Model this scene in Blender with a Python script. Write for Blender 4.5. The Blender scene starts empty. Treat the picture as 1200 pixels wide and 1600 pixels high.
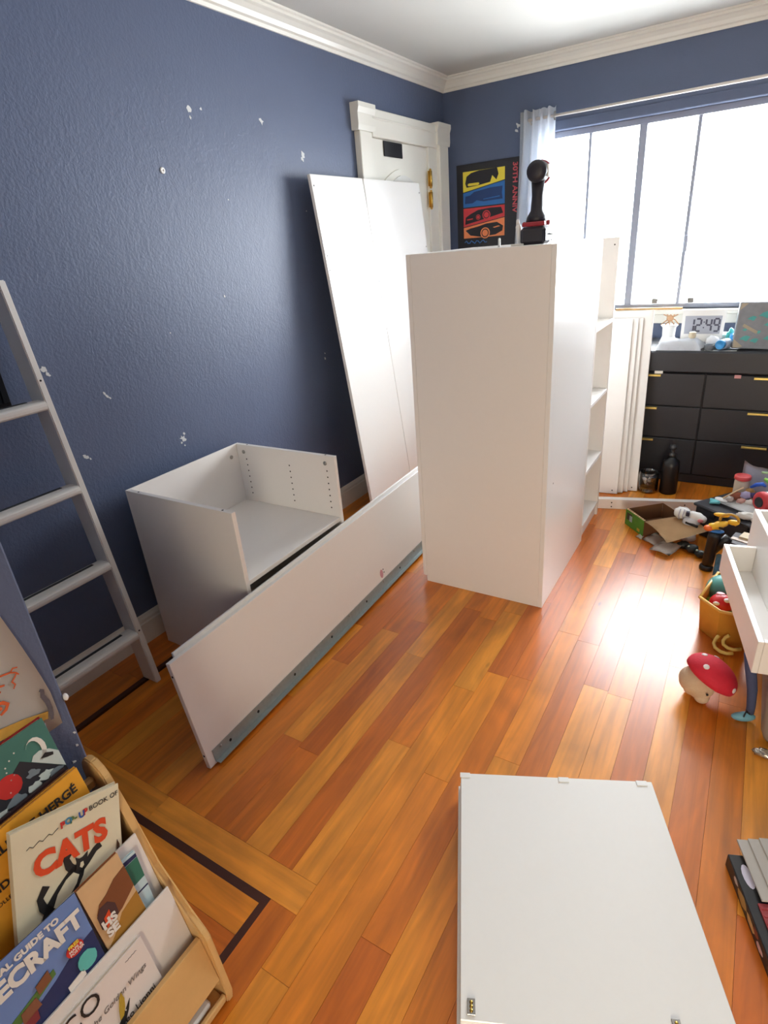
import bpy, bmesh, math, random
from mathutils import Vector, Matrix
random.seed(7)
R = math.radians
sc = bpy.context.scene
COL = sc.collection

# ------------------------------------------------------------------ camera
YAW, PITCH, ROLL = R(-33.193), R(-24.655), R(-4.922)
fwd = Vector((math.sin(YAW)*math.cos(PITCH), math.cos(YAW)*math.cos(PITCH), math.sin(PITCH)))
rgt = Vector((math.cos(YAW), -math.sin(YAW), 0)); upv = rgt.cross(fwd)
r2 = rgt*math.cos(ROLL) + upv*math.sin(ROLL); u2 = upv*math.cos(ROLL) - rgt*math.sin(ROLL)
cam_d = bpy.data.cameras.new('camera'); cam = bpy.data.objects.new('camera', cam_d); COL.objects.link(cam)
cam_d.sensor_fit = 'HORIZONTAL'; cam_d.sensor_width = 36; cam_d.lens = 898.09*36/1200; cam_d.clip_start = 0.02
m = Matrix((r2, u2, -fwd)).transposed().to_4x4(); m.translation = (0, 0, 1.47)
cam.matrix_world = m; sc.camera = cam

# ------------------------------------------------------------------ world, lights, exposure
SKY = 31.0
w = bpy.data.worlds.new('overcast_sky'); sc.world = w; w.use_nodes = True
bg = w.node_tree.nodes['Background']; bg.inputs[0].default_value = (0.95, 0.98, 1.0, 1); bg.inputs[1].default_value = SKY
def portal(name, loc, rot, sx, sy):
    d = bpy.data.lights.new(name, 'AREA'); d.shape = 'RECTANGLE'; d.size = sx; d.size_y = sy
    d.cycles.is_portal = True
    o = bpy.data.objects.new(name, d); COL.objects.link(o); o.location = loc; o.rotation_euler = rot
WX0, WX1, WZ0, WZ1, YB = -1.36, 0.78, 0.965, 2.05, 4.28
portal('window_daylight', ((WX0+WX1)/2, YB+.17, (WZ0+WZ1)/2), (R(-90), 0, 0), WX1-WX0, WZ1-WZ0)
RX = 1.75
QX0, QX1, QZ0, QZ1, RY = .30, 1.02, .30, 1.45, -1.3
portal('rear_fill_daylight', ((QX0+QX1)/2, RY-.11, (QZ0+QZ1)/2), (R(90), 0, 0), QX1-QX0, QZ1-QZ0)  # sampling portal for the added rear fill window
vs = sc.view_settings; vs.view_transform = 'Standard'; vs.look = 'None'; vs.gamma = 1; vs.exposure = 0.18
vs.use_curve_mapping = False
sc.cycles.max_bounces = 10; sc.cycles.diffuse_bounces = 7; sc.cycles.transparent_max_bounces = 16

# ------------------------------------------------------------------ materials
MAT = {}
def s2l(c): return tuple((x/12.92 if x <= .04045 else ((x+.055)/1.055)**2.4) for x in [v/255 for v in c])
def mat(name, rgb, rough=.5, metal=0, var=.06, scale=30, bump=0, bscale=200, spec=.5, alpha=1, trans=0, coat=0, emit=0):
    """procedural: base colour broken up by noise, optional noise bump"""
    if name in MAT: return MAT[name]
    M = bpy.data.materials.new(name); M.use_nodes = True; nt = M.node_tree; b = nt.nodes['Principled BSDF']
    c = s2l(rgb)
    tc = nt.nodes.new('ShaderNodeTexCoord'); nz = nt.nodes.new('ShaderNodeTexNoise'); nz.inputs['Scale'].default_value = scale
    nz.inputs['Detail'].default_value = 4
    nt.links.new(tc.outputs['Object'], nz.inputs['Vector'])
    mx = nt.nodes.new('ShaderNodeMix'); mx.data_type = 'RGBA'
    mx.inputs[6].default_value = tuple(v*(1-var) for v in c)+(1,); mx.inputs[7].default_value = tuple(min(1, v*(1+var)) for v in c)+(1,)
    nt.links.new(nz.outputs['Fac'], mx.inputs[0]); nt.links.new(mx.outputs[2], b.inputs['Base Color'])
    b.inputs['Roughness'].default_value = rough; b.inputs['Metallic'].default_value = metal
    b.inputs['Specular IOR Level'].default_value = spec; b.inputs['Alpha'].default_value = alpha
    b.inputs['Transmission Weight'].default_value = trans; b.inputs['Coat Weight'].default_value = coat
    if emit: b.inputs['Emission Color'].default_value = c+(1,); b.inputs['Emission Strength'].default_value = emit
    if bump:
        n2 = nt.nodes.new('ShaderNodeTexNoise'); n2.inputs['Scale'].default_value = bscale; n2.inputs['Detail'].default_value = 5
        nt.links.new(tc.outputs['Object'], n2.inputs['Vector'])
        bp = nt.nodes.new('ShaderNodeBump'); bp.inputs['Strength'].default_value = bump; bp.inputs['Distance'].default_value = .01
        nt.links.new(n2.outputs['Fac'], bp.inputs['Height']); nt.links.new(bp.outputs[0], b.inputs['Normal'])
    MAT[name] = M; return M

def wall_paint(name, rgb):
    """painted plaster: fine orange peel plus skip-trowel ripples"""
    M = mat(name, rgb, rough=.45, var=.05, scale=2.5, bump=.16, bscale=110, spec=.35)
    nt = M.node_tree; b = nt.nodes['Principled BSDF']
    tc = [n for n in nt.nodes if n.type == 'TEX_COORD'][0]
    mp = nt.nodes.new('ShaderNodeMapping'); mp.inputs['Scale'].default_value = (1, 1.6, .8)
    nz = nt.nodes.new('ShaderNodeTexNoise'); nz.inputs['Scale'].default_value = 22; nz.inputs['Detail'].default_value = 3; nz.inputs['Distortion'].default_value = 1.2
    nt.links.new(tc.outputs['Object'], mp.inputs[0]); nt.links.new(mp.outputs[0], nz.inputs['Vector'])
    bp = nt.nodes.new('ShaderNodeBump'); bp.inputs['Strength'].default_value = .11; bp.inputs['Distance'].default_value = .010
    old = [n for n in nt.nodes if n.type == 'BUMP' and n != bp][0]
    nt.links.new(nz.outputs['Fac'], bp.inputs['Height']); nt.links.new(bp.outputs[0], old.inputs['Normal'])
    return M

def wood_floor(name, along):
    M = bpy.data.materials.new(name); M.use_nodes = True; nt = M.node_tree; N = nt.nodes; L = nt.links; b = N['Principled BSDF']
    oi = N.new('ShaderNodeObjectInfo'); geo = N.new('ShaderNodeNewGeometry')
    sc_ = N.new('ShaderNodeVectorMath'); sc_.operation = 'SCALE'; sc_.inputs[0].default_value = (37, 53, 11); L.new(oi.outputs['Random'], sc_.inputs['Scale'])
    ad = N.new('ShaderNodeVectorMath'); ad.operation = 'ADD'; L.new(geo.outputs['Position'], ad.inputs[0]); L.new(sc_.outputs[0], ad.inputs[1])
    mp = N.new('ShaderNodeMapping'); mp.inputs['Scale'].default_value = (26, 1.5, 26) if along == 'y' else (1.5, 26, 26); L.new(ad.outputs[0], mp.inputs[0])
    g = N.new('ShaderNodeTexNoise'); g.inputs['Scale'].default_value = 1.6; g.inputs['Detail'].default_value = 6; g.inputs['Distortion'].default_value = .9; L.new(mp.outputs[0], g.inputs['Vector'])
    mp2 = N.new('ShaderNodeMapping'); mp2.inputs['Scale'].default_value = (7, 2.2, 7) if along == 'y' else (2.2, 7, 7); L.new(ad.outputs[0], mp2.inputs[0])
    g2 = N.new('ShaderNodeTexNoise'); g2.inputs['Scale'].default_value = 1.2; g2.inputs['Detail'].default_value = 4; g2.inputs['Distortion'].default_value = 1.5; L.new(mp2.outputs[0], g2.inputs['Vector'])
    cr = N.new('ShaderNodeValToRGB'); e = cr.color_ramp.elements
    e[0].position = 0; e[0].color = s2l((196, 102, 28))+(1,); e[1].position = 1; e[1].color = s2l((238, 158, 56))+(1,)
    x = e.new(.3); x.color = s2l((212, 118, 30))+(1,); x = e.new(.65); x.color = s2l((226, 138, 38))+(1,)
    L.new(oi.outputs['Random'], cr.inputs[0])
    gr = N.new('ShaderNodeMapRange'); gr.inputs['From Min'].default_value = .3; gr.inputs['From Max'].default_value = .7
    gr.inputs['To Min'].default_value = .80; gr.inputs['To Max'].default_value = 1.13; L.new(g.outputs['Fac'], gr.inputs[0])
    gr2 = N.new('ShaderNodeMapRange'); gr2.inputs['From Min'].default_value = .3; gr2.inputs['From Max'].default_value = .7
    gr2.inputs['To Min'].default_value = .80; gr2.inputs['To Max'].default_value = 1.12; L.new(g2.outputs['Fac'], gr2.inputs[0])
    ml = N.new('ShaderNodeMath'); ml.operation = 'MULTIPLY'; L.new(gr.outputs[0], ml.inputs[0]); L.new(gr2.outputs[0], ml.inputs[1])
    v = N.new('ShaderNodeVectorMath'); v.operation = 'SCALE'; L.new(cr.outputs[0], v.inputs[0]); L.new(ml.outputs[0], v.inputs['Scale'])
    # small dark knots
    vo = N.new('ShaderNodeTexVoronoi'); vo.inputs['Scale'].default_value = 2.6; mp3 = N.new('ShaderNodeMapping'); mp3.inputs['Scale'].default_value = (2, .8, 1) if along == 'y' else (.8, 2, 1)
    L.new(ad.outputs[0], mp3.inputs[0]); L.new(mp3.outputs[0], vo.inputs['Vector'])
    kn = N.new('ShaderNodeMapRange'); kn.inputs['From Min'].default_value = .015; kn.inputs['From Max'].default_value = .055; kn.inputs['To Min'].default_value = .42; kn.inputs['To Max'].default_value = 1; L.new(vo.outputs['Distance'], kn.inputs[0])
    v2 = N.new('ShaderNodeVectorMath'); v2.operation = 'SCALE'; L.new(v.outputs[0], v2.inputs[0]); L.new(kn.outputs[0], v2.inputs['Scale'])
    L.new(v2.outputs[0], b.inputs['Base Color'])
    b.inputs['Roughness'].default_value = .32; b.inputs['Coat Weight'].default_value = .25; b.inputs['Coat Roughness'].default_value = .22
    bp = N.new('ShaderNodeBump'); bp.inputs['Strength'].default_value = .05; bp.inputs['Distance'].default_value = .004; L.new(g2.outputs['Fac'], bp.inputs['Height']); L.new(bp.outputs[0], b.inputs['Normal'])
    MAT[name] = M; return M

BLUE = wall_paint('blue_wall_paint', (88, 99, 125))
CEIL = mat('ceiling_paint', (200, 200, 194), .8, var=.02, scale=4, bump=.1, bscale=150)
TRIM = mat('trim_gloss_white', (232, 230, 220), .35, var=.02, scale=8)
LAM = mat('white_laminate', (236, 233, 229), .34, var=.012, scale=60)
LAMG = mat('white_laminate_gloss', (238, 237, 234), .22, var=.012, scale=60)
EDGE = mat('laminate_edge', (214, 211, 206), .45, var=.03)
LADW = mat('ladder_white', (228, 226, 220), .35, var=.03, scale=14)
DARK = mat('dark_hole', (28, 26, 26), .7)
ZINC = mat('galvanised_steel', (158, 168, 168), .42, metal=.45, var=.15, scale=60)
STEEL = mat('steel', (170, 168, 164), .3, metal=1, var=.08)
BRASS = mat('brass', (206, 168, 84), .3, metal=1, var=.08)
GOLD = mat('gold_pull', (226, 200, 120), .3, metal=.9, var=.05)
BIRCH = mat('birch_wood', (214, 172, 112), .42, var=.1, scale=22)
BLACKW = mat('black_dresser', (38, 39, 45), .42, var=.1, scale=40)
BLACK = mat('black_plastic', (17, 17, 20), .35, var=.1)
FRAMEM = mat('window_frame_aluminium', (150, 156, 172), .4, metal=0, var=.05)
WHITEP = mat('white_plastic', (236, 236, 234), .3, var=.02)
PAPER = mat('paper_white', (230, 227, 220), .8, var=.03, scale=25)
PLY = mat('pages', (216, 204, 178), .8, var=.06, scale=120)
FLY, FLX = wood_floor('floor_wood_lengthwise', 'y'), wood_floor('floor_wood_crosswise', 'x')
INLAY = mat('walnut_inlay', (74, 38, 20), .3, var=.15, scale=20, coat=.3)
def glassmat(name, tint, gl=.06):
    M = bpy.data.materials.new(name); M.use_nodes = True; nt = M.node_tree; nt.nodes.remove(nt.nodes['Principled BSDF'])
    o = nt.nodes['Material Output']; t = nt.nodes.new('ShaderNodeBsdfTransparent'); t.inputs[0].default_value = tint+(1,)
    g = nt.nodes.new('ShaderNodeBsdfGlossy'); g.inputs['Roughness'].default_value = .08; g.inputs[0].default_value = (1, 1, 1, 1)
    fr = nt.nodes.new('ShaderNodeFresnel'); fr.inputs[0].default_value = 1.45
    mu = nt.nodes.new('ShaderNodeMath'); mu.operation = 'MULTIPLY'; mu.inputs[1].default_value = gl/.04; nt.links.new(fr.outputs[0], mu.inputs[0])
    x = nt.nodes.new('ShaderNodeMixShader'); nt.links.new(mu.outputs[0], x.inputs[0]); nt.links.new(t.outputs[0], x.inputs[1]); nt.links.new(g.outputs[0], x.inputs[2])
    nt.links.new(x.outputs[0], o.inputs[0]); MAT[name] = M; return M
PANE = glassmat('window_glass', (.97, .98, .99), .03)
CLEAR = glassmat('clear_plastic', (.9, .92, .93), .12)

# ------------------------------------------------------------------ mesh helpers
ORG = {}
def link(name, me, mt, parent=None, org=None, smooth=False):
    if org is None:
        if parent is not None: org = ORG[parent.as_pointer()]
        else:
            xs = [v.co for v in me.vertices]
            lo = [min(c[i] for c in xs) for i in range(3)]; hi = [max(c[i] for c in xs) for i in range(3)]
            org = Vector(((lo[0]+hi[0])/2, (lo[1]+hi[1])/2, lo[2]))
    me.transform(Matrix.Translation(-org)); me.materials.clear(); me.materials.append(mt)
    if smooth:
        for p in me.polygons: p.use_smooth = True
    o = bpy.data.objects.new(name, me); COL.objects.link(o)
    if parent is not None: o.parent = parent
    else: o.location = org
    ORG[o.as_pointer()] = org
    return o
def bmobj(name, bm, mt, parent=None, smooth=False):
    bmesh.ops.recalc_face_normals(bm, faces=bm.faces)
    me = bpy.data.meshes.new(name); bm.to_mesh(me); bm.free(); return link(name, me, mt, parent, smooth=smooth)
def tag(o, label, cat, group=None):
    o['label'] = label; o['category'] = cat
    if group: o['group'] = group
    return o
def thing(name, label, cat, loc, group=None):
    o = bpy.data.objects.new(name, None); COL.objects.link(o); o.location = loc; o.empty_display_size = .05
    ORG[o.as_pointer()] = Vector(loc); return tag(o, label, cat, group)
def struct(o): o['kind'] = 'structure'; return o
def add_obox(bm, c, ax, h, bev=0):
    """oriented box: centre, three unit axes, half sizes"""
    c = Vector(c); ax = [Vector(a).normalized() for a in ax]
    vs_ = [bm.verts.new(c + ax[0]*h[0]*i + ax[1]*h[1]*j + ax[2]*h[2]*k) for i in (-1, 1) for j in (-1, 1) for k in (-1, 1)]
    fs = [bm.faces.new([vs_[q] for q in f]) for f in ((0, 1, 3, 2), (4, 6, 7, 5), (0, 4, 5, 1), (2, 3, 7, 6), (0, 2, 6, 4), (1, 5, 7, 3))]
    if bev:
        es = set(e for f in fs for e in f.edges)
        bmesh.ops.bevel(bm, geom=list(es), offset=bev, segments=1, affect='EDGES')
X_, Y_, Z_ = Vector((1, 0, 0)), Vector((0, 1, 0)), Vector((0, 0, 1))
def add_box(bm, x0, x1, y0, y1, z0, z1, bev=0):
    add_obox(bm, ((x0+x1)/2, (y0+y1)/2, (z0+z1)/2), (X_, Y_, Z_), (abs(x1-x0)/2, abs(y1-y0)/2, abs(z1-z0)/2), bev)
def box(name, x0, x1, y0, y1, z0, z1, mt, parent=None, bev=.0012):
    bm = bmesh.new(); add_box(bm, x0, x1, y0, y1, z0, z1, bev); return bmobj(name, bm, mt, parent)
def obox(name, c, ax, h, mt, parent=None, bev=.0012):
    bm = bmesh.new(); add_obox(bm, c, ax, h, bev); return bmobj(name, bm, mt, parent)
def add_prism(bm, pts, d):
    """closed polygon of 3D points pushed along vector d"""
    d = Vector(d); a = [bm.verts.new(Vector(p)) for p in pts]; b = [bm.verts.new(Vector(p)+d) for p in pts]; n = len(a)
    bm.faces.new(a[::-1]); bm.faces.new(b)
    for i in range(n): bm.faces.new((a[i], a[(i+1) % n], b[(i+1) % n], b[i]))
def prism(name, pts, d, mt, parent=None):
    bm = bmesh.new(); add_prism(bm, pts, d); return bmobj(name, bm, mt, parent)
def add_tube(bm, pts, r, seg=10, cap=True):
    pts = [Vector(p) for p in pts]; rs = r if isinstance(r, (list, tuple)) else [r]*len(pts); rings = []; prev = None
    for i, p in enumerate(pts):
        t = (pts[min(i+1, len(pts)-1)]-pts[max(i-1, 0)]).normalized()
        if prev is None:
            a = Z_ if abs(t.z) < .9 else X_; n = t.cross(a).normalized()
        else: n = (prev - t*prev.dot(t)).normalized()
        prev = n; b = t.cross(n)
        rings.append([bm.verts.new(p + (n*math.cos(2*math.pi*k/seg)+b*math.sin(2*math.pi*k/seg))*rs[i]) for k in range(seg)])
    for i in range(len(rings)-1):
        for k in range(seg): bm.faces.new((rings[i][k], rings[i][(k+1) % seg], rings[i+1][(k+1) % seg], rings[i+1][k]))
    if cap: bm.faces.new(rings[0][::-1]); bm.faces.new(rings[-1])
def tube(name, pts, r, mt, parent=None, seg=10, smooth=True):
    bm = bmesh.new(); add_tube(bm, pts, r, seg); return bmobj(name, bm, mt, parent, smooth)
def add_ell(bm, c, r, ax=(X_, Y_, Z_), nu=16, nv=10, lo=0, hi=1, fn=None):
    """ellipsoid with semi-axes r along ax; lo..hi limits the polar range (0 bottom, 1 top)"""
    c = Vector(c); ax = [Vector(a).normalized() for a in ax]; rows = []
    for j in range(nv+1):
        th = math.pi*(lo + (hi-lo)*j/nv)
        row = []
        for i in range(nu):
            ph = 2*math.pi*i/nu
            d = Vector((math.sin(th)*math.cos(ph), math.sin(th)*math.sin(ph), -math.cos(th)))
            k = fn(d) if fn else 1
            row.append(bm.verts.new(c + (ax[0]*d.x*r[0] + ax[1]*d.y*r[1] + ax[2]*d.z*r[2])*k))
        rows.append(row)
    for j in range(nv):
        for i in range(nu): bm.faces.new((rows[j][i], rows[j][(i+1) % nu], rows[j+1][(i+1) % nu], rows[j+1][i]))
    if lo > 0: bm.faces.new(rows[0][::-1])
    if hi < 1: bm.faces.new(rows[-1])
    bmesh.ops.remove_doubles(bm, verts=[v for r_ in (rows[0], rows[-1]) for v in r_], dist=1e-5)
def ell(name, c, r, mt, parent=None, ax=(X_, Y_, Z_), nu=16, nv=10, lo=0, hi=1, fn=None):
    bm = bmesh.new(); add_ell(bm, c, r, ax, nu, nv, lo, hi, fn); return bmobj(name, bm, mt, parent, True)
def add_lathe(bm, c, prof, seg=20, axis=Z_):
    """profile of (radius, height) pairs spun about axis through c"""
    c = Vector(c); axis = Vector(axis).normalized(); a = axis.orthogonal().normalized(); b = axis.cross(a); rows = []
    for r_, h_ in prof:
        rows.append([bm.verts.new(c + axis*h_ + (a*math.cos(2*math.pi*k/seg)+b*math.sin(2*math.pi*k/seg))*max(r_, 1e-4)) for k in range(seg)])
    for i in range(len(rows)-1):
        for k in range(seg): bm.faces.new((rows[i][k], rows[i][(k+1) % seg], rows[i+1][(k+1) % seg], rows[i+1][k]))
    bm.faces.new(rows[0][::-1]); bm.faces.new(rows[-1])
def lathe(name, c, prof, mt, parent=None, seg=20, axis=Z_, smooth=True):
    bm = bmesh.new(); add_lathe(bm, c, prof, seg, axis); return bmobj(name, bm, mt, parent, smooth)
def add_disc(bm, c, n, r, th=.0006, seg=10, sq=1, u=None):
    n = Vector(n).normalized(); a = Vector(u).normalized() if u is not None else n.orthogonal().normalized(); b = n.cross(a)
    add_prism(bm, [Vector(c)+(a*math.cos(2*math.pi*k/seg)*r+b*math.sin(2*math.pi*k/seg)*r*sq) for k in range(seg)], n*th)
def discs(name, cs, n, r, mt, parent, th=.0006):
    for c in cs:
        bm = bmesh.new(); add_disc(bm, c, n, r, th, 8); o = bmobj(name, bm, mt, parent)
    return o
def lettering(name, body, pos, ex, ey, size, mt, parent, align='LEFT', bold=0, sx=1, th=.0004, shear=0):
    """flat lettering: text outlines turned to mesh, laid on the plane pos + ex*a + ey*b"""
    cu = bpy.data.curves.new('lettering', 'FONT'); cu.body = body; cu.size = size; cu.align_x = align; cu.extrude = th; cu.offset = bold; cu.shear = shear
    cu.resolution_u = 3
    t = bpy.data.objects.new('lettering', cu); COL.objects.link(t); bpy.context.view_layer.update()
    me = bpy.data.meshes.new_from_object(t.evaluated_get(bpy.context.evaluated_depsgraph_get()))
    bpy.data.objects.remove(t); ex = Vector(ex).normalized(); ey = Vector(ey).normalized(); n = ex.cross(ey)
    M = Matrix((ex*sx, ey, n)).transposed().to_4x4(); M.translation = Vector(pos); me.transform(M)
    return link(name, me, mt, parent)
def sheet(name, grid, th, mt, parent=None, smooth=True):
    """grid[i][j] of points with a small thickness"""
    bm = bmesh.new(); V = [[bm.verts.new(Vector(p)) for p in row] for row in grid]
    for i in range(len(V)-1):
        for j in range(len(V[0])-1): bm.faces.new((V[i][j], V[i+1][j], V[i+1][j+1], V[i][j+1]))
    bmesh.ops.solidify(bm, geom=bm.faces[:], thickness=th)
    return bmobj(name, bm, mt, parent, smooth)

# ================================================================== THE ROOM
XL, YB, ZC = -2.035, 4.28, 2.455
JX, JY = -1.007, .378      # face and end of the closet wall that juts into the room
RY = -1.3
floor = struct(box('floor', XL-.1, RX+.1, RY-.1, YB+.2, -.10, -.012, FLY, bev=0))
# boards of the floor, one mesh shared by all
bm = bmesh.new(); add_box(bm, -.5, .5, -.5, .5, -1, 0); me_y = bpy.data.meshes.new('plank_lengthwise'); bm.to_mesh(me_y); bm.free()
me_x = me_y.copy(); me_x.name = 'plank_crosswise'; me_y.materials.append(FLY); me_x.materials.append(FLX)
def plank(x0, x1, y0, y1, me):
    o = bpy.data.objects.new('plank', me); COL.objects.link(o); o.parent = floor
    o.location = Vector(((x0+x1)/2, (y0+y1)/2, 0)) - floor.location
    o.scale = (x1-x0-.0007, y1-y0-.0009, .011)
    return o
PW = .083
def column(x0, x1, ya, yb):
    y = ya - random.uniform(0, .5)
    while y < yb:
        L_ = random.uniform(.45, 1.35); a, b = max(y, ya), min(y+L_, yb)
        if yb-b < .18: b = yb; L_ = yb-y+1
        if b-a > .02: plank(x0, x1, a, b, me_y)
        y += L_
xs = -.732
while xs < 1.16:
    column(xs, xs+PW, .02, YB); xs += PW
xs = -.732
while xs > -1.80:
    column(max(xs-PW, -1.826), xs, .655, YB); xs -= PW
column(-.815, -.732, .02, .572)
for a, b in ((-1.826, -1.30), (-1.30, -.732)): plank(a, b, .572, .655, me_x)
for a, b in ((-2.02, -1.45), (-1.45, -.835)): plank(a, b, .465, .55, me_x)
for a, b in ((-2.02, -1.62), (-1.62, -1.18), (-1.18, -.835)): plank(a, b, .38, .465, me_x)
column(-.92, -.835, .02, .38); column(-1.005, -.92, .02, .38)
column(-1.93, -1.848, .572, YB); column(-2.03, -1.93, .572, YB)
for i, b in enumerate(((-1.848, -.815, .55, .572), (-.835, -.815, .02, .55), (-1.848, -1.826, .572, YB))):
    box('inlay_strip', *b, -.011, .0002, INLAY, floor, bev=0)

# walls
wl = struct(box('wall_left', XL-.12, XL, JY-.3, YB+.15, 0, ZC+.08, BLUE, bev=0))
bm = bmesh.new()
add_box(bm, XL-.12, WX0, YB, YB+.15, 0, ZC+.08); add_box(bm, WX1, RX+.12, YB, YB+.15, 0, ZC+.08)
add_box(bm, WX0, WX1, YB, YB+.15, 0, WZ0); add_box(bm, WX0, WX1, YB, YB+.15, WZ1, ZC+.08)
wb = struct(bmobj('wall_back', bm, BLUE))
struct(box('wall_right', RX, RX+.12, RY, YB, 0, ZC+.08, BLUE, bev=0))
bm = bmesh.new()
add_box(bm, XL-.1, QX0, RY-.12, RY, 0, ZC+.08); add_box(bm, QX1, RX+.12, RY-.12, RY, 0, ZC+.08); add_box(bm, QX0, QX1, RY-.12, RY, 0, QZ0); add_box(bm, QX0, QX1, RY-.12, RY, QZ1, ZC+.08)
struct(bmobj('wall_rear', bm, BLUE))
wc = struct(box('wall_closet', XL+.002, JX, RY, JY, 0, ZC+.06, BLUE, bev=.004))
struct(box('ceiling', XL-.1, RX+.12, RY-.12, YB+.15, ZC, ZC+.1, CEIL, bev=0))

def chip(parent, org, n, r, seed, mt):
    """ragged little patch where paint came off or filler was daubed"""
    rnd = random.Random(seed); n = Vector(n); a = n.orthogonal().normalized(); b = n.cross(a)
    k = 11; pts = []
    for i in range(k):
        t = 2*math.pi*i/k; q = r*rnd.uniform(.45, 1.25); pts.append(Vector(org)+a*math.cos(t)*q*.8+b*math.sin(t)*q*1.15)
    return prism('paint_chip', pts, n*.0009, mt, parent)
FILL = mat('wall_filler', (206, 208, 208), .8, var=.08, scale=80)
for i, (y, z, r) in enumerate(((1.956, 2.024, .017), (1.957, 1.996, .008), (2.021, 2.032, .007), (2.378, 2.027, .018), (2.655, 1.92, .022), (2.648, 1.895, .012),
        (1.965, 1.327, .007), (2.09, 1.71, .005), (2.641, .927, .010), (2.645, .955, .006), (1.082, 1.184, .016), (1.09, 1.165, .011), (1.272, 1.056, .008), (1.281, 1.042, .010), (1.291, 1.034, .006),
        (1.573, .787, .018), (1.585, .805, .010), (1.562, .77, .007), (1.575, .755, .006), (1.137, .848, .010), (1.128, .855, .009), (1.147, .84, .006), (1.63, 1.22, .004), (2.631, 1.667, .004))):
    chip(wl, (XL, y, z), (1, 0, 0), r*.8, i, FILL)
an = tag(lathe('wall_anchor', (XL, 1.763, 1.804), [(.011, 0), (.012, .002), (.009, .004), (.004, .0045), (.0035, .001)], WHITEP, axis=X_, seg=14), 'small round white wall anchor stuck in the blue wall', 'wall anchor')
for i, (x, z, r) in enumerate(((-1.505, 2.118, .016), (-1.515, 2.09, .011), (-1.50, 1.55, .008))): chip(wb, (x, YB, z), (0, -1, 0), r, 40+i, FILL)
for i, (y, z, r) in enumerate(((.372, .66, .006), (.368, .63, .007), (.370, .485, .005), (.352, .60, .008))): chip(wc, (JX, y, z), (1, 0, 0), r*.5, 60+i, FILL)
tag(ell('paint_blob', (JX+.0, JY+.003, .742), (.005, .005, .008), WHITEP, nu=10, nv=6), 'white lump of filler on the corner edge of the closet wall', 'filler')

# crown moulding: stepped cove section swept along both walls
CROWN = [(0, -.075), (.008, -.075), (.012, -.062), (.022, -.056), (.030, -.040), (.046, -.026), (.058, -.020), (.060, -.010), (.072, -.008), (.074, 0), (0, 0)]
prism('trim_1', [(XL+a, JY-.2, ZC+b) for a, b in CROWN], (0, YB-JY+.2, 0), TRIM)['kind'] = 'structure'
prism('trim_2', [(XL, YB-a, ZC+b) for a, b in CROWN], (RX-XL, 0, 0), TRIM)['kind'] = 'structure'
BASEB = [(0, 0), (.017, 0), (.017, .095), (.013, .100), (.013, .112), (.006, .124), (.004, .131), (0, .131)]
prism('baseboard_left', [(XL+a, JY, b) for a, b in BASEB], (0, 3.10-JY, 0), TRIM)['kind'] = 'structure'
prism('baseboard_back', [(XL, YB-a, b) for a, b in BASEB], (RX-XL, 0, 0), TRIM)['kind'] = 'structure'
prism('baseboard_closet', [(XL+.1, JY+a, b) for a, b in BASEB], (JX-XL-.1, 0, 0), TRIM)['kind'] = 'structure'

# door on the left wall
door = thing('door_1', 'white panelled door with brass hinges in the left wall', 'door', (XL, 3.6, 0)); del door['category']; struct(door)
leaf = box('door_leaf', XL+.0, XL+.022, 3.262, 3.955, .01, 2.038, TRIM, door)
def arch(y0, y1, z0, z1, x, inset):
    pts = [(x, y0, z0), (x, y1, z0), (x, y1, z1-.09)]
    for k in range(1, 12):
        t = k/12; pts.append((x, y1+(y0-y1)*t, z1-.09+.09*math.sin(math.pi*t)))
    pts.append((x, y0, z1-.09)); return pts
DOORM = mat('door_white', (226, 226, 222), .4, var=.02)
prism('raised_moulding', arch(3.35, 3.87, 1.0, 1.90, XL+.022, 0), (.007, 0, 0), TRIM, leaf)
prism('raised_panel', arch(3.39, 3.83, 1.04, 1.865, XL+.029, 0), (.006, 0, 0), DOORM, leaf)
prism('raised_moulding', [(XL+.022, 3.35, .2), (XL+.022, 3.87, .2), (XL+.022, 3.87, .88), (XL+.022, 3.35, .88)], (.007, 0, 0), TRIM, leaf)
box('casing', XL, XL+.040, 3.135, 3.262, 0, 2.06, TRIM, door, .004)
box('casing', XL, XL+.038, 3.955, 4.08, 0, 2.06, TRIM, door, .004)
box('casing', XL, XL+.060, 4.075, 4.215, 0, 2.06, TRIM, door, .006)
box('head_casing', XL, XL+.045, 3.262, 4.08, 2.04, 2.175, TRIM, door, .004)
box('head_bead', XL, XL+.052, 3.262, 4.08, 2.125, 2.135, TRIM, door, .003)
for a, b, d in ((3.115, 3.29, .056), (4.055, 4.245, .068)):
    prism('corner_block', [(XL, a, 2.06), (XL+d-.012, a, 2.06), (XL+d-.008, a, 2.085), (XL+d-.008, a, 2.14), (XL+d, a, 2.165), (XL+d, a, 2.188), (XL, a, 2.188)], (0, b-a, 0), TRIM, door)
for z in (1.86, 1.735):
    h = tube('hinge', [(XL+.046, 3.955, z-.045), (XL+.046, 3.955, z+.045)], .011, BRASS, door)
    box('hinge_leaf', XL+.039, XL+.042, 3.930, 3.985, z-.045, z+.045, BRASS, h, 0)
    for e in (-.05, .05): ell('hinge_finial', (XL+.046, 3.955, z+e), (.009, .009, .009), BRASS, h, nu=8, nv=6)
tag(box('door_hook_pad', XL+.0225, XL+.030, 3.40, 3.62, 1.955, 2.034, BLACK, None, .003), 'black rectangular pad hooked over the top of the white door', 'hook pad')

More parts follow.
